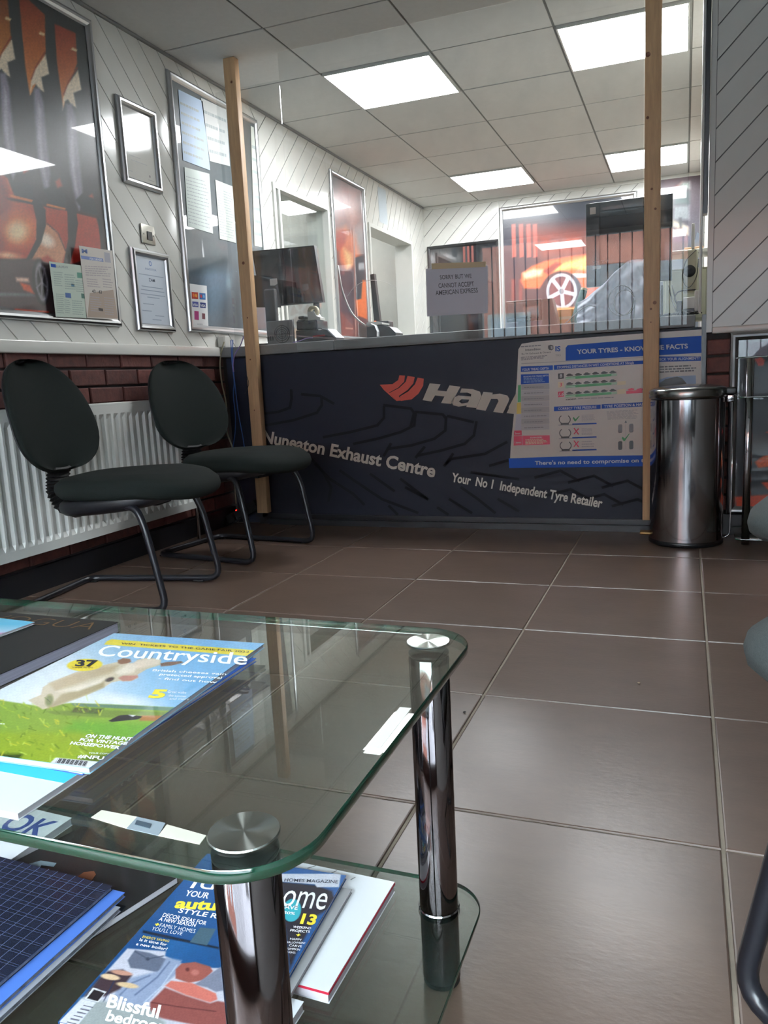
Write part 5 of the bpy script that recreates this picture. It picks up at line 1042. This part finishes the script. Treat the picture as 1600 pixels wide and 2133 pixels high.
lay = [('grad', (430, 1810), (380, 1990), (44, 92, 150), (34, 76, 126), None, 1), ('poly', [T2(*p) for p in ((500, 440), (690, 460), (780, 490), (800, 560), (700, 620), (600, 800), (560, 900), (540, 700))], (42, 40, 52), 6), ('poly', [T2(*p) for p in ((500, 400), (826, 400), (815, 470), (700, 470), (690, 455), (500, 440))], (206, 210, 222), 2),
 ('poly', TT((850, 1010), (1130, 1030), (1450, 1010), (1700, 1020), (1700, 1600), (300, 1600), (560, 1330)), (190, 190, 202), 3), ('grad', T(1200, 950), T(1300, 1130), (38, 92, 146), (30, 78, 130), TT((1120, 950), (1450, 1000), (1700, 1010), (1700, 1140), (1420, 1140), (1210, 1110), (1100, 1060)), 3),
 ('poly', TT((1000, 1040), (1110, 1080), (1090, 1130), (1050, 1170), (960, 1150), (870, 1140), (850, 1090), (900, 1020)), (96, 104, 122), 3), ('ell', *T(985, 1080), 4, 3, 0, (50, 56, 72), 3), ('line', TT((900, 1030), (985, 1080), (1090, 1060)), 2, (70, 78, 96), 2),
 ('poly', TT((1110, 1070), (1210, 1090), (1180, 1180), (1080, 1260), (980, 1380), (900, 1420), (760, 1330), (800, 1220), (980, 1180), (1060, 1160)), (140, 152, 178), 5), ('line', TT((1130, 1100), (1050, 1200), (900, 1320)), 3, (96, 108, 136), 3), ('line', TT((1180, 1120), (1080, 1260), (960, 1370)), 2, (180, 190, 210), 3), ('line', TT((1000, 1190), (880, 1240), (800, 1320)), 3, (104, 116, 142), 3),
 ('poly', TT((1210, 1110), (1300, 1100), (1400, 1130), (1420, 1160), (1360, 1220), (1260, 1240), (1170, 1210), (1170, 1150)), (150, 84, 76), 3), ('ell', *T(1250, 1150), 4, 4, 0, (96, 48, 46), 3), ('ell', *T(1300, 1170), 8, 6, 0, (180, 110, 100), 4), ('poly', TT((1330, 1230), (1430, 1160), (1475, 1130), (1490, 1290), (1440, 1300), (1380, 1270), (1290, 1250)), (120, 124, 142), 3),
 ('poly', TT((1140, 1225), (1280, 1240), (1440, 1310), (1450, 1350), (1400, 1370), (1240, 1320), (1100, 1260)), (196, 110, 98), 3), ('poly', TT((1100, 1270), (1240, 1325), (1400, 1375), (1450, 1360), (1700, 1400), (1700, 1600), (1000, 1460), (1000, 1370)), (136, 76, 72), 4), ('line', TT((1010, 1370), (1200, 1400), (1440, 1430)), 2, (90, 48, 48), 2),
 ('poly', TT((660, 1210), (720, 1160), (820, 1150), (880, 1190), (800, 1280), (700, 1330), (560, 1330)), (64, 50, 56), 5), ('ell', *T(735, 1200), 20, 6, .15, (214, 184, 150), 2), ('ell', *T(812, 1172), 22, 5, .15, (190, 140, 120), 2), ('ell', *T(850, 1255), 23, 5.5, .15, (206, 178, 140), 2), ('line', TT((760, 1230), (650, 1440)), 2, (40, 50, 80), 2),
 ('poly', TT((540, 1340), (760, 1370), (1000, 1420), (1100, 1500), (1100, 1700), (300, 1700)), (150, 156, 156), 8), ('poly', TT((620, 1270), (708, 1300), (655, 1370), (565, 1345)), (224, 224, 228), 1), ('poly', TT((628, 1282), (700, 1306), (652, 1362), (578, 1342)), (44, 38, 42), 1),
 ('poly', TT((545, 1345), (640, 1370), (520, 1520), (380, 1514)), (206, 206, 218), 2), ('poly', TT((955, 888), (1100, 920), (1460, 1000), (1460, 1016), (1100, 940), (950, 905)), (24, 40, 62), 3), ('poly', TT((1335, 870), (1440, 880), (1380, 990), (1265, 968)), (70, 96, 110), 2), ('noise', .03, 4, None)]
for k in range(6): lay.append(('line', TT((450+k*22, 1500-k*22), (505+k*22, 1512-k*22)), 2.2, (60, 58, 70), 1))
lay.append(('ell', *T2(570, 590), 19, 24, .2, (60, 176, 190), 1.5))
paint('picture', g(0, 0), g(1, 0)-g(0, 0), g(0, 1)-g(0, 0), NRM['z'], 220, 300, lay, cv, .22, .6, .0002)
b = B()
def it(s_, p0, p1, up, m_, bold=.01, f=T): ptext(b, s_, f(*p0), f(*p1), f(*up), 'z', zc, .0006, m_, bold)
DKI = ink((60, 62, 76), 20)
it('Ideal', (1265, 610), (1700, 640), (1330, 515), WT, .0); it('ome', (510, 570), (740, 590), (560, 440), WT, .0, T2); it('HOMES MAGAZINE', (530, 442), (810, 452), (534, 425), DKI, .01, T2)
it('YOUR', (1228, 660), (1385, 680), (1250, 622), WT, .02); it('autumn', (1160, 740), (1640, 770), (1190, 675), YW, .04); it('STYLE REFRESH', (1185, 772), (1680, 850), (1205, 742), WT, .02)
it('DECOR IDEAS FOR', (1080, 800), (1370, 858), (1096, 774), WT, .01); it('A NEW SEASON', (1057, 826), (1300, 870), (1070, 802), WT, .01); it('+', (1028, 862), (1056, 868), (1042, 838), YW, .05); it('FAMILY HOMES', (1062, 868), (1298, 912), (1074, 842), WT, -.01); it("YOU'LL LOVE", (1008, 890), (1210, 926), (1022, 866), WT, -.01)
it('ENERGY SAVING', (948, 942), (1125, 972), (956, 926), YW, .0); it('Is it time for', (928, 962), (1110, 996), (938, 944), WT, .01); it('a new boiler?', (905, 990), (1112, 1026), (916, 972), WT, .01)
it('Blissful', (706, 1400), (1055, 1478), (735, 1315), WT, .03); it('bedrooms', (700, 1492), (1180, 1590), (730, 1420), WT, .03); it('13', (612, 660), (690, 668), (630, 608), YW, .04, T2)
it('SAVE', (515, 582), (600, 590), (520, 562), WT, .02, T2); it('50%', (525, 610), (585, 616), (530, 596), WT, .02, T2); it('WEEKEND', (575, 684), (668, 692), (580, 672), WT, .01, T2); it('PROJECTS', (560, 702), (662, 710), (565, 690), WT, .01, T2)
it('+', (590, 728), (612, 730), (597, 712), YW, .05, T2)
for k, s_ in enumerate(('HAPPY', 'HALLOWEEN!', 'CARVE', 'PUMPKIN', 'LIGHTS')): it(s_, ((560, 540, 555, 540, 548)[k], 746+k*17), ((622, 638, 622, 612, 588)[k], 752+k*17), ((562, 542, 557, 542, 550)[k], 735+k*17), WT, 0, T2)
part('lettering', b, cv)

# ================================================================== THINGS ON THE WORKTOP
ZW = .9535
def rect_at(px, Y):   # photo box (x0,y0,x1,y1) at depth Y -> x0,x1,z0,z1
    a = at(px[0], px[3], 'y', Y); c = at(px[2], px[1], 'y', Y); return a[0], c[0], a[2], c[2]
SCR = M('dark_glossy_screen', (20, 20, 24), .06, coat=1.); GREYM = M('grey_metal_case', (120, 122, 124), .45, .3); SMOKE = M('dark_smoked_plastic', (34, 36, 40), .25)
# desktop monitor, screen side to the viewer, slightly turned
t = thing('monitor', 'flat black monitor on the left end of the worktop behind the clear screen', 'monitor', (-2.02, 3.98, ZW))
P4 = [at(525, 523, 'y', 3.98), at(654, 511, 'y', 3.96), at(673, 629, 'y', 3.96), at(545, 640, 'y', 3.98)]
b = B(); b.prism(P4, (0, -1, 0), -.03, 0); part('housing', b, t, BLKPL)
c_ = sum(P4)/4; b = B(); b.prism([c_+(p-c_)*.955 for p in P4], (0, -1, 0), .0, .0012); part('screen', b, t, SCR)
b = B(); b.cyl((-1.875, 4.0, ZW+.015), (-1.875, 4.0, 1.19), .018, 14); b.lathe((-1.875, 4.0, ZW), [(0, 0), (.10, 0), (.10, .006), (.03, .016), (0, .016)], 28); part('stand', b, t, SMOKE)
# second small monitor seen from behind with label
t = thing('monitor', 'small dark monitor turned away beside the left post, white label on its back', 'monitor', (-2.13, 3.84, ZW))
b = B(); b.prism([at(528, 573, 'y', 3.84), at(572, 580, 'y', 3.84), at(580, 640, 'y', 3.84), at(534, 640, 'y', 3.84)], (0, -1, 0), -.03, 0); part('housing', b, t, SMOKE)
b = B(); b.bbox(-2.085, -2.02, 3.80, 3.835, ZW+.01, 1.245, .01); part('neck', b, t, DKPL)
b = B(); b.bbox(-2.13, -1.99, 3.78, 3.90, ZW, ZW+.012, .004); part('base', b, t, DKPL)
b = B(); b.prism([at(562, 581, 'y', 3.799), at(577, 580, 'y', 3.799), at(578, 591, 'y', 3.799), at(572, 595, 'y', 3.799), at(563, 595, 'y', 3.799)], (0, -1, 0), 0, .001); part('label', b, t, PAPER)
# grey computer box with fan
x0, x1, z0, z1 = rect_at((545, 662, 612, 718), 3.76)
t = thing('power_box', 'grey metal computer box with a round fan grille beside the left timber post', 'computer case', ((x0+x1)/2, 3.85, ZW))
b = B(); b.bbox(-2.06, -1.905, 3.76, 3.775, ZW, 1.075, .004); b.bbox(-2.06, -1.905, 3.775, 3.775+.001, ZW, 1.075, .0003); part('case', b, t, GREYM)
b = B(); 
for r in (.046, .036, .026, .016, .006): b.lathe((-1.97, 3.7585, 1.005), [(r, -.001), (r, .001), (r-.004, .001), (r-.004, -.001)], 30, axis=(0, -1, 0))
b.box(-2.016, -1.924, 3.7575, 3.7585, 1.003, 1.007); b.box(-1.972, -1.968, 3.7575, 3.7585, .96, 1.05); part('fan_grille', b, t, DKPL, kind='stuff')
for k in range(3): b = B(); b.box(-2.053+k*.012, -2.047+k*.012, 3.7575, 3.7595, .975, .998); part('socket', b, t, BLKPL)
for k, (x, w, h, y, nm, lb) in enumerate(((-1.83, .13, .065, 3.80, 'drawer_box', 'black low box under the stapler, right of the grey computer box'), (-1.83, .12, .045, 3.802, 'drawer_box', 'upper black tray box on the low black box'))):
    zb_ = ZW+(0 if k == 0 else .0665); t = thing(nm, lb, 'box', (x, y, zb_)); b = B(); b.bbox(x-w/2, x+w/2, y-.03, y+.10, zb_, zb_+h, .004); part('case', b, t, SMOKE)
    b = B(); b.bbox(x-w/2+.006, x+w/2-.006, y-.034, y-.0305, zb_+.008, zb_+h-.008, .0015); part('drawer', b, t, BLKPL)
# stapler, tape dispenser
zt = ZW+.0665+.0455
t = thing('tape_dispenser', 'grey white tape dispenser on the black boxes below the monitor', 'tape dispenser', (-1.80, 3.83, zt))
b = B(); b.prism([(-1.835, 3.80, zt), (-1.765, 3.80, zt), (-1.765, 3.80, zt+.012), (-1.785, 3.80, zt+.02), (-1.80, 3.80, zt+.045), (-1.835, 3.80, zt+.045)], (0, 1, 0), 0, .06); part('body', b, t, WHPL)
b = B(); b.lathe((-1.81, 3.81, zt+.045), [(.012, 0), (.03, 0), (.03, .022), (.012, .022), (.012, 0)], 24, axis=(0, 1, 0)); part('tape_roll', b, t, M('yellowed_tape_roll', (190, 180, 150), .4))
t = thing('stapler', 'black stapler lying on the black tray box', 'stapler', (-1.87, 3.83, zt))
b = B(); b.bbox(-1.892, -1.845, 3.79, 3.88, zt, zt+.008, .003); part('base', b, t, BLKPL); b = B(); b.bbox(-1.888, -1.849, 3.79, 3.88, zt+.010, zt+.026, .007); part('arm', b, t, BLKPL)
# card terminal
t = thing('card_terminal', 'black card payment terminal with silver edge and red stripe on the worktop front', 'card reader', (-1.70, 3.80, ZW))
b = B(); b.prism([(-1.785, 3.74, ZW), (-1.655, 3.74, ZW), (-1.655, 3.74, ZW+.012), (-1.70, 3.74, ZW+.055), (-1.725, 3.74, ZW+.06), (-1.785, 3.74, ZW+.045)], (0, 1, 0), 0, .10); part('body', b, t, BLKPL)
b = B(); b.prism([(-1.66, 3.738, ZW+.012), (-1.653, 3.738, ZW+.014), (-1.70, 3.738, ZW+.06), (-1.728, 3.738, ZW+.064), (-1.728, 3.738, ZW+.06), (-1.703, 3.738, ZW+.055)], (0, 1, 0), 0, .102); part('silver_edge', b, t, SILVER)
b = B(); b.box(-1.783, -1.715, 3.7375, 3.739, ZW+.024, ZW+.031); part('red_stripe', b, t, M('red_stripe', (170, 50, 50), .4))
b = B(); b.tube([(-1.785, 3.76, ZW+.02), (-1.82, 3.745, ZW+.022), (-1.87, 3.74, ZW+.006), (-1.90, 3.74, ZW+.004)], .003, 6, rnd=.03); single('purple_cable', b, 'purple cable running from the card terminal across the worktop', 'cable', M('purple_cable', (140, 120, 180), .4))
# telephone handset standing, receipt printer
t = thing('cordless_phone', 'slim black cordless phone standing upright in its cradle behind the receipt printer', 'phone', (-1.475, 3.97, ZW))
P4 = [at(771, 572, 'y', 3.95), at(779, 570, 'y', 3.95), at(791, 668, 'y', 3.95), at(779, 670, 'y', 3.95)]
b = B(); b.prism(P4, (0, 1, 0), 0, .03); part('handset', b, t, BLKPL); b = B(); b.bbox(-1.52, -1.44, 3.935, 4.01, ZW, P4[3][2]-.001, .004); part('cradle', b, t, BLKPL)
b = B(); q = at(781, 668, 'y', 3.932); b.box(q[0]-.004, q[0]+.006, 3.931, 3.9345, q[2]-.006, q[2]-.001); part('charge_lamp', b, t, M('orange_led', (255, 110, 40), .4, emit=2.))
t = thing('receipt_printer', 'black and white receipt printer with a curl of paper on the worktop', 'printer', (-1.40, 3.84, ZW))
b = B(); b.prism([(-1.51, 3.80, ZW), (-1.355, 3.80, ZW), (-1.355, 3.80, ZW+.02), (-1.385, 3.80, ZW+.05), (-1.43, 3.80, ZW+.062), (-1.51, 3.80, ZW+.058)], (0, 1, 0), 0, .11); part('body', b, t, BLKPL)
b = B(); b.prism([(-1.508, 3.798, ZW+.062), (-1.425, 3.798, ZW+.066), (-1.425, 3.798, ZW+.074), (-1.46, 3.798, ZW+.082), (-1.508, 3.798, ZW+.08)], (0, 1, 0), 0, .11); part('lid', b, t, WHPL)
b = B(); Pp = [(-1.50, .068), (-1.47, .070), (-1.45, .060), (-1.438, .03), (-1.44, .005)]
for i in range(4): b.add([(Pp[i][0], 3.755, ZW+Pp[i][1]), (Pp[i+1][0], 3.755, ZW+Pp[i+1][1]), (Pp[i+1][0], 3.796, ZW+Pp[i+1][1]), (Pp[i][0], 3.796, ZW+Pp[i][1])], [(0, 1, 2, 3)])
part('paper_curl', b, t, PAPER)
b = B(); b.tube([at(704, 553, 'y', 3.78), at(712, 605, 'y', 3.78), at(730, 650, 'y', 3.78), at(748, 669, 'y', 3.765), at(762, 678, 'y', 3.75)], .0045, 7, rnd=.05); 
single('white_cable', b, 'white cable hanging in a curve in front of the narrow orange poster', 'cable', M('white_cable', (200, 198, 192), .4))
b = B(); b.tube([at(724, 617, 'y', 3.8), at(738, 596, 'y', 3.8), at(765, 583, 'y', 3.8), at(800, 585, 'y', 3.8), at(825, 600, 'y', 3.8)], .0011, 5, rnd=.05); single('thin_wire', b, 'thin pale wire arching over the cordless phone', 'wire', M('white_cable', (200, 198, 192), .4))
# black terminals at the centre of the worktop
t = thing('monitor', 'low black monitor seen from the front below the orange car poster', 'monitor', (-.80, 4.1, ZW))
x0, x1, z0, z1 = rect_at((1054, 622, 1128, 672), 4.1); b = B(); b.bbox(x0, x1, 4.1, 4.13, z0, z1, .006); part('housing', b, t, BLKPL); b = B(); b.bbox(x0+.012, x1-.012, 4.0975, 4.0995, z0+.014, z1-.01, .0008); part('screen', b, t, SCR)
b = B(); b.bbox((x0+x1)/2-.03, (x0+x1)/2+.03, 4.105, 4.125, ZW+.011, z0, .004); b.bbox(x0+.02, x1-.02, 4.04, 4.18, ZW, ZW+.01, .004); part('stand', b, t, BLKPL)
t = thing('speaker', 'upright black box speaker right of the low black monitor', 'speaker', (-.63, 4.08, ZW))
x0, x1, z0, z1 = rect_at((1130, 620, 1163, 690), 4.05); b = B(); b.prism([(x0, 4.05, ZW), (x1, 4.05, ZW), (x1-.03, 4.05, z1), (x0, 4.05, z1-.003)], (0, 1, 0), 0, .09); part('case', b, t, M('black_green_plastic', (28, 36, 36), .35))
b = B(); b.prism([(x0+.008, 4.0475, ZW+.01), (x1-.012, 4.0475, ZW+.01), (x1-.038, 4.0475, z1-.01), (x0+.008, 4.0475, z1-.012)], (0, 1, 0), 0, .002); part('grille', b, t, RUBBER)
t = thing('cardboard_box', 'tan cardboard box on the worktop under the car wheel picture', 'box', (-.53, 4.2, ZW))
x0, x1, z0, z1 = rect_at((1148, 642, 1208, 690), 4.2); b = B(); b.bbox(x0, x1, 4.2, 4.34, ZW, z1, .002); part('carton', b, t, M('tan_cardboard', (206, 150, 96), .7)); b = B(); b.box(x0+.001, x1-.001, 4.1985, 4.1998, z1-.05, z1-.035); part('tape_band', b, t, M('brown_tape', (196, 176, 140), .4))
t = thing('document_roll', 'dark green rolled document leaning beside the black framed monitor', 'roll', (-.47, 4.1, ZW))
b = B(); p0 = np.array([-.515, 4.06, ZW+.004]); p1 = at(1216, 606, 'y', 4.1); b.cyl(p0+np.array([0, 0, .018]), p1, .018, 18); part('roll', b, t, M('dark_green_paper', (24, 74, 64), .5))
b = B(); d_ = (p1-p0)/np.linalg.norm(p1-p0); b.cyl(p1+d_*.0005, p1+d_*.012, .0165, 18); part('paper_edge', b, t, M('cream_edge', (206, 196, 160), .6))
b = B(); b.tube([at(1168, 681, 'y', 3.76), at(1185, 668, 'y', 3.77), at(1205, 648, 'y', 3.77), at(1225, 636, 'y', 3.77), at(1240, 638, 'y', 3.77)], .0028, 6, rnd=.06); single('grey_cable', b, 'grey cable curving up across the dark green roll', 'cable', M('grey_cable', (120, 122, 124), .45))
b = B(); b.bbox(-.60, -.50, 3.99, 4.03, ZW, ZW+.018, .004); single('card_holder', b, 'low black card holder on the worktop before the cardboard box', 'tray', BLKPL)
# big black framed monitor
t = thing('large_monitor', 'large black framed monitor high behind the right timber post, sticker labels on its lower edge', 'monitor', (-.26, 3.95, ZW))
x0, x1, z0, z1 = at(1222, 427, 'y', 3.95)[0], at(1402, 412, 'y', 3.95)[0], at(1222, 600, 'y', 3.95)[2], at(1222, 427, 'y', 3.95)[2]
z0 += 0; b = B(); O_ = np.array([x0, 3.95, z0]); U_ = np.array([x1-x0, 0, 0]); V_ = np.array([0, 0, z1-z0]); wv = .062
for (a0, a1, c0, c1) in ((x0, x0+wv, z0, z1), (x1-wv, x1, z0, z1), (x0+wv, x1-wv, z1-.04, z1), (x0+wv, x1-wv, z0, z0+.10)): b.bbox(a0, a1, 3.92, 3.96, c0, c1, .003)
b.box(x0+.01, x1-.01, 3.961, 4.0, z0+.01, z1-.01); part('bezel', b, t, M('satin_black_plastic', (24, 26, 30), .22, coat=.4))
b = B(); b.box(x0+wv, x1-wv, 3.945, 3.96, z0+.10, z1-.04); part('screen', b, t, SCR)
b = B(); q = rect_at((1234, 553, 1252, 561), 3.918); b.box(q[0], q[1], 3.9185, 3.9195, q[2], q[3]); part('sticker', b, t, PAPER)
b = B(); q = rect_at((1229, 431, 1241, 447), 3.918); b.box(q[0], q[1], 3.9185, 3.9195, q[2], q[3]); part('sticker', b, t, M('beige_label', (196, 182, 172), .6))
b = B(); ptext(b, 'VT TV', (1234, 549), (1268, 546), (1234, 544), 'y', 3.918, .0015, ink((190, 190, 196)), .0); part('lettering', b, t)
b = B(); b.bbox(-.28, -.22, 3.96, 4.0, ZW+.012, z0+.02, .005); b.bbox(-.38, -.12, 3.90, 4.08, ZW, ZW+.012, .004); part('stand', b, t, BLKPL)
# bright window reflection under the monitor, modelled as a crumpled white sheet
bm = bmesh.new(); nx_, nz_ = 34, 26; Gd = []
for j in range(nz_+1):
    row = []
    for i in range(nx_+1):
        u, v = i/nx_, j/nz_; x = -.47+.33*u; top = .10+.17*min(1, u*1.5)**1.2; z = ZW+.0015+top*v
        y = 3.86-.075*(1-v)**.8*(.6+.4*math.sin(u*9))-.014*math.sin(u*23+v*9)+.010*math.sin(v*17-u*12)
        if v == 1: y += .02
        row.append(bm.verts.new((x, y, z)))
    Gd.append(row)
for j in range(nz_):
    for i in range(nx_): bm.faces.new((Gd[j][i], Gd[j][i+1], Gd[j+1][i+1], Gd[j+1][i]))
b = B(); b.bm(bm, None, True); single('reflection_sheet', b, 'crumpled pale sheet standing in for the bright window reflection below the large monitor', 'reflection', M('pale_reflection', (206, 210, 224), .8))
for k, (r, x, z) in enumerate(((.055, -.27, 1.04), (.045, -.255, 1.03))):
    b = B(); b.tube([(x+r*math.cos(a), 3.765-.004*k, z+r*1.2*math.sin(a)) for a in np.linspace(.4, TAU+.1, 22)]+[(x+.04, 3.765, ZW+.004)], .0025, 6); single('coiled_cable', b, ('wide grey cable loop in front of the pale reflection sheet', 'narrower grey cable loop in front of the pale reflection sheet')[k], 'cable', M('grey_cable', (120, 122, 124), .45))
# right end: pale cabinet, white unit, adapters, tangle
t = thing('wall_cabinet', 'pale cream cabinet behind the cables at the right end of the worktop', 'cabinet', (-.02, 4.22, ZW))
b = B(); b.bbox(-.105, .10, 4.20, 4.34, ZW, 1.20, .003); part('body', b, t, M('pale_cream_paint', (186, 188, 168), .6)); b = B(); b.bbox(-.095, .09, 4.188, 4.199, ZW+.01, 1.19, .003); part('door', b, t, M('pale_cream_paint', (186, 188, 168), .6))
t = thing('white_shelf', 'white shelf with papers above the cream cabinet at the right end', 'shelf', (-.02, 4.20, 1.245))
b = B(); b.bbox(-.115, .125, 4.14, 4.34, 1.262, 1.28, .003); part('board', b, t, WHPL)
for x_ in (-.10, .10): b = B(); b.box(x_-.004, x_+.004, 4.16, 4.33, 1.202, 1.2615); part('bracket', b, t, WHPL)
b = B(); b.bbox(-.01, .075, 4.16, 4.30, 1.2805, 1.292, .002); single('paper_stack', b, 'small orange edged paper pile on the white shelf by the cladding edge', 'papers', M('paper_orange_edge', (214, 176, 140), .6))
b = B(); b.prism([(.03, 4.18, 1.2925), (.065, 4.18, 1.2925), (.06, 4.18, 1.35), (.045, 4.18, 1.36)], (0, 1, 0), 0, .004); single('small_card', b, 'small blue and white folded card standing on the paper pile', 'card', M('pale_blue_card', (170, 186, 210), .5))
t = thing('wall_fan_unit', 'old cream wall unit with a round black grille beside the cladding edge', 'wall unit', (.04, 3.93, 1.0))
b = B(); b.bbox(-.012, .048, 3.90, 3.99, 1.06, 1.25, .012); part('housing', b, t, M('aged_cream_plastic', (176, 174, 150), .45)); b = B()
b.lathe((.014, 3.899, 1.155), [(.0, 0), (.022, 0), (.026, .004), (.0, .004)], 24, axis=(0, -1, 0)); part('grille', b, t, BLKPL)
b = B(); b.bbox(.020, .034, 3.91, 3.93, 1.251, 1.36, .003); part('conduit', b, t, WHPL)
b = B(); b.tube([(.04, 3.88, 1.24), (-.005, 3.87, 1.20), (-.018, 3.87, 1.12), (.01, 3.87, 1.07), (.045, 3.87, 1.12), (.05, 3.87, 1.2)], .0022, 6, rnd=.03); single('looped_cable', b, 'dark cable looped over the cream wall unit', 'cable', M('dark_green_cable', (52, 56, 46), .5))
t = thing('double_socket', 'white double socket box with black adapters at the right end of the worktop', 'socket', (.02, 3.83, 1.0))
b = B(); b.bbox(-.012, .04, 3.80, 3.86, .985, 1.035, .004); part('box', b, t, WHPL); b = B(); b.bbox(.036, .058, 3.79, 3.86, .972, 1.06, .003); part('backplate', b, t, WHPL)
b = B(); b.bbox(-.038, -.014, 3.795, 3.84, .975, 1.022, .004); part('adapter', b, t, BLKPL)
b = B(); b.box(-.012, .035, 3.805, 3.86, ZW, .9845); part('foot_block', b, t, DKPL)
CB = M('black_cable', (20, 20, 22), .4)
for k in range(12):
    P_ = []; x = rng.uniform(-.09, .0)
    for q_ in range(6): P_.append((x+rng.uniform(-.03, .03)+q_*.012, 3.775+rng.uniform(-.03, .04), ZW+.004+rng.uniform(0, .016)))
    b = B(); b.tube(P_, .0025, 6, rnd=.02, n=3); single('power_cable', b, 'black power cable in the tangle at the right end of the worktop', 'cable', CB, 'tangled black power cables')
for k, (x0_, x1_) in enumerate(((-.075, -.035), (-.06, -.022))):
    b = B(); b.tube([(x0_, 4.0, 1.11), (x0_+.015, 3.99, 1.04), (x1_, 3.9, ZW+.02)], .003, 6, rnd=.05); single('hanging_cable', b, ('left olive cable hanging from the shelf to the tangle', 'right olive cable hanging from the shelf to the tangle')[k], 'cable', M('dark_green_cable', (52, 56, 46), .5))
b = B(); b.tube([(-.03, 3.85, 1.0), (-.05, 3.85, 1.04), (-.035, 3.85, 1.066), (.0, 3.85, 1.07), (.04, 3.85, 1.068)], .0035, 6, rnd=.02); single('plug_lead', b, 'thick black lead bending from the adapter over the white socket box', 'cable', CB)
b = B(); b.bbox(-.105, -.095, 3.84, 3.86, ZW, 1.10, .002); single('black_rod', b, 'thin black upright rod right of the right timber post', 'rod', BLKPL)
# ---- left end of the worktop: junction box, cables down to the power strip
t = thing('junction_box', 'small white cube junction box on the worktop against the cladding', 'junction box', (XL+.05, 3.725, ZW))
b = B(); b.bbox(XL+.004, XL+.05, 3.70, 3.75, ZW+.0, ZW+.062, .005); part('box', b, t, WHPL); b = B(); b.bbox(XL+.008, XL+.046, 3.696, 3.6995, ZW+.005, ZW+.057, .0015); part('lid', b, t, WHPL)
def fall(name, pts, Y, r, mat, lb):
    b = B(); b.tube([at(*p, 'y', Y) for p in pts], r, 7, rnd=.06); return single(name, b, lb, 'cable', mat)
YQ = 3.692
fall('cream_cable', [(467, 712), (457, 746), (461, 797), (473, 842), (469, 894), (484, 930), (492, 960), (488, 1010), (492, 1050)], YQ, .0042, M('cream_cable', (150, 146, 124), .5), 'cream cable hanging down the left end of the counter')
fall('blue_cable', [(481, 708), (483, 757), (489, 797), (485, 820), (491, 865), (490, 905), (485, 930), (484, 985)], YQ-.006, .0026, M('blue_cable', (52, 92, 160), .45), 'left blue network cable hanging down the counter end')
fall('blue_cable', [(485, 708), (484, 752), (491, 815), (496, 860), (504, 900), (509, 929), (514, 990)], YQ-.012, .0026, M('blue_cable', (52, 92, 160), .45), 'right blue network cable hanging down the counter end')
fall('purple_cable', [(508, 700), (500, 722), (489, 737), (485, 757), (487, 775)], YQ-.018, .0028, M('purple_cable', (140, 120, 180), .4), 'short purple cable twisted round the blue cables at the counter end')
fall('black_cable', [(512, 777), (519, 797), (516, 809), (510, 820)], 3.6285, .0013, CB, 'thin black cord loop on the left timber post')
t = thing('power_strip', 'black power strip with a red lamp low at the left end of the counter', 'power strip', (-2.2, 3.66, .05))
P0, P1 = at(462, 1092, 'y', 3.66), at(536, 1050, 'y', 3.66); d_ = (P1-P0)/np.linalg.norm(P1-P0); up_ = np.cross(d_, (0, 1, 0)); up_ *= np.sign(up_[2])
b = B(); b.obox((P0+P1)/2, (d_, (0, 1, 0), up_), (np.linalg.norm(P1-P0)/2, .02, .026)); part('body', b, t, BLKPL)
for k in range(3): b = B(); c_ = P0+d_*(.035+.06*k); b.obox(c_+np.array([0, -.033, 0]), (d_, (0, 1, 0), up_), (.02, .012, .02)); part('plug', b, t, BLKPL)
b = B(); c_ = at(490, 1064, 'y', 3.62); b.lathe(c_+np.array([0, .012, 0]), [(0, .004), (.004, .003), (.0045, 0)], 10, axis=(0, -1, 0)); part('neon_lamp', b, t, M('red_neon', (255, 40, 30), .4, emit=3.))
b = B(); b.box(-2.16, -2.12, 3.68, 3.7295, .045, .085); part('mount', b, t, BLKPL)
# dry crumbs on the floor tiles
for k, (x, y) in enumerate(((968, 1484), (1331, 1423))):
    p = at(x, y, 'z', .001); b = B(); b.lathe(p, [(0, 0), (.0035, .0005), (.003, .002), (0, .0025)], 7); o = single('floor_crumb', b, ('small dark crumb on the floor right of the far table leg', 'small pale crumb on the floor tile in the middle')[k], 'crumb', M('crumb_%d' % k, ((40, 36, 34), (150, 130, 110))[k], .8))
# data sheets on the corridor wall seen through the second opening
b = B(); b.prism([(-3.779, 7.2, 1.55), (-3.779, 7.6, 1.55), (-3.779, 7.6, 1.72), (-3.779, 7.2, 1.72)], (1, 0, 0), 0, .002)
bpy.context.view_layer.update()
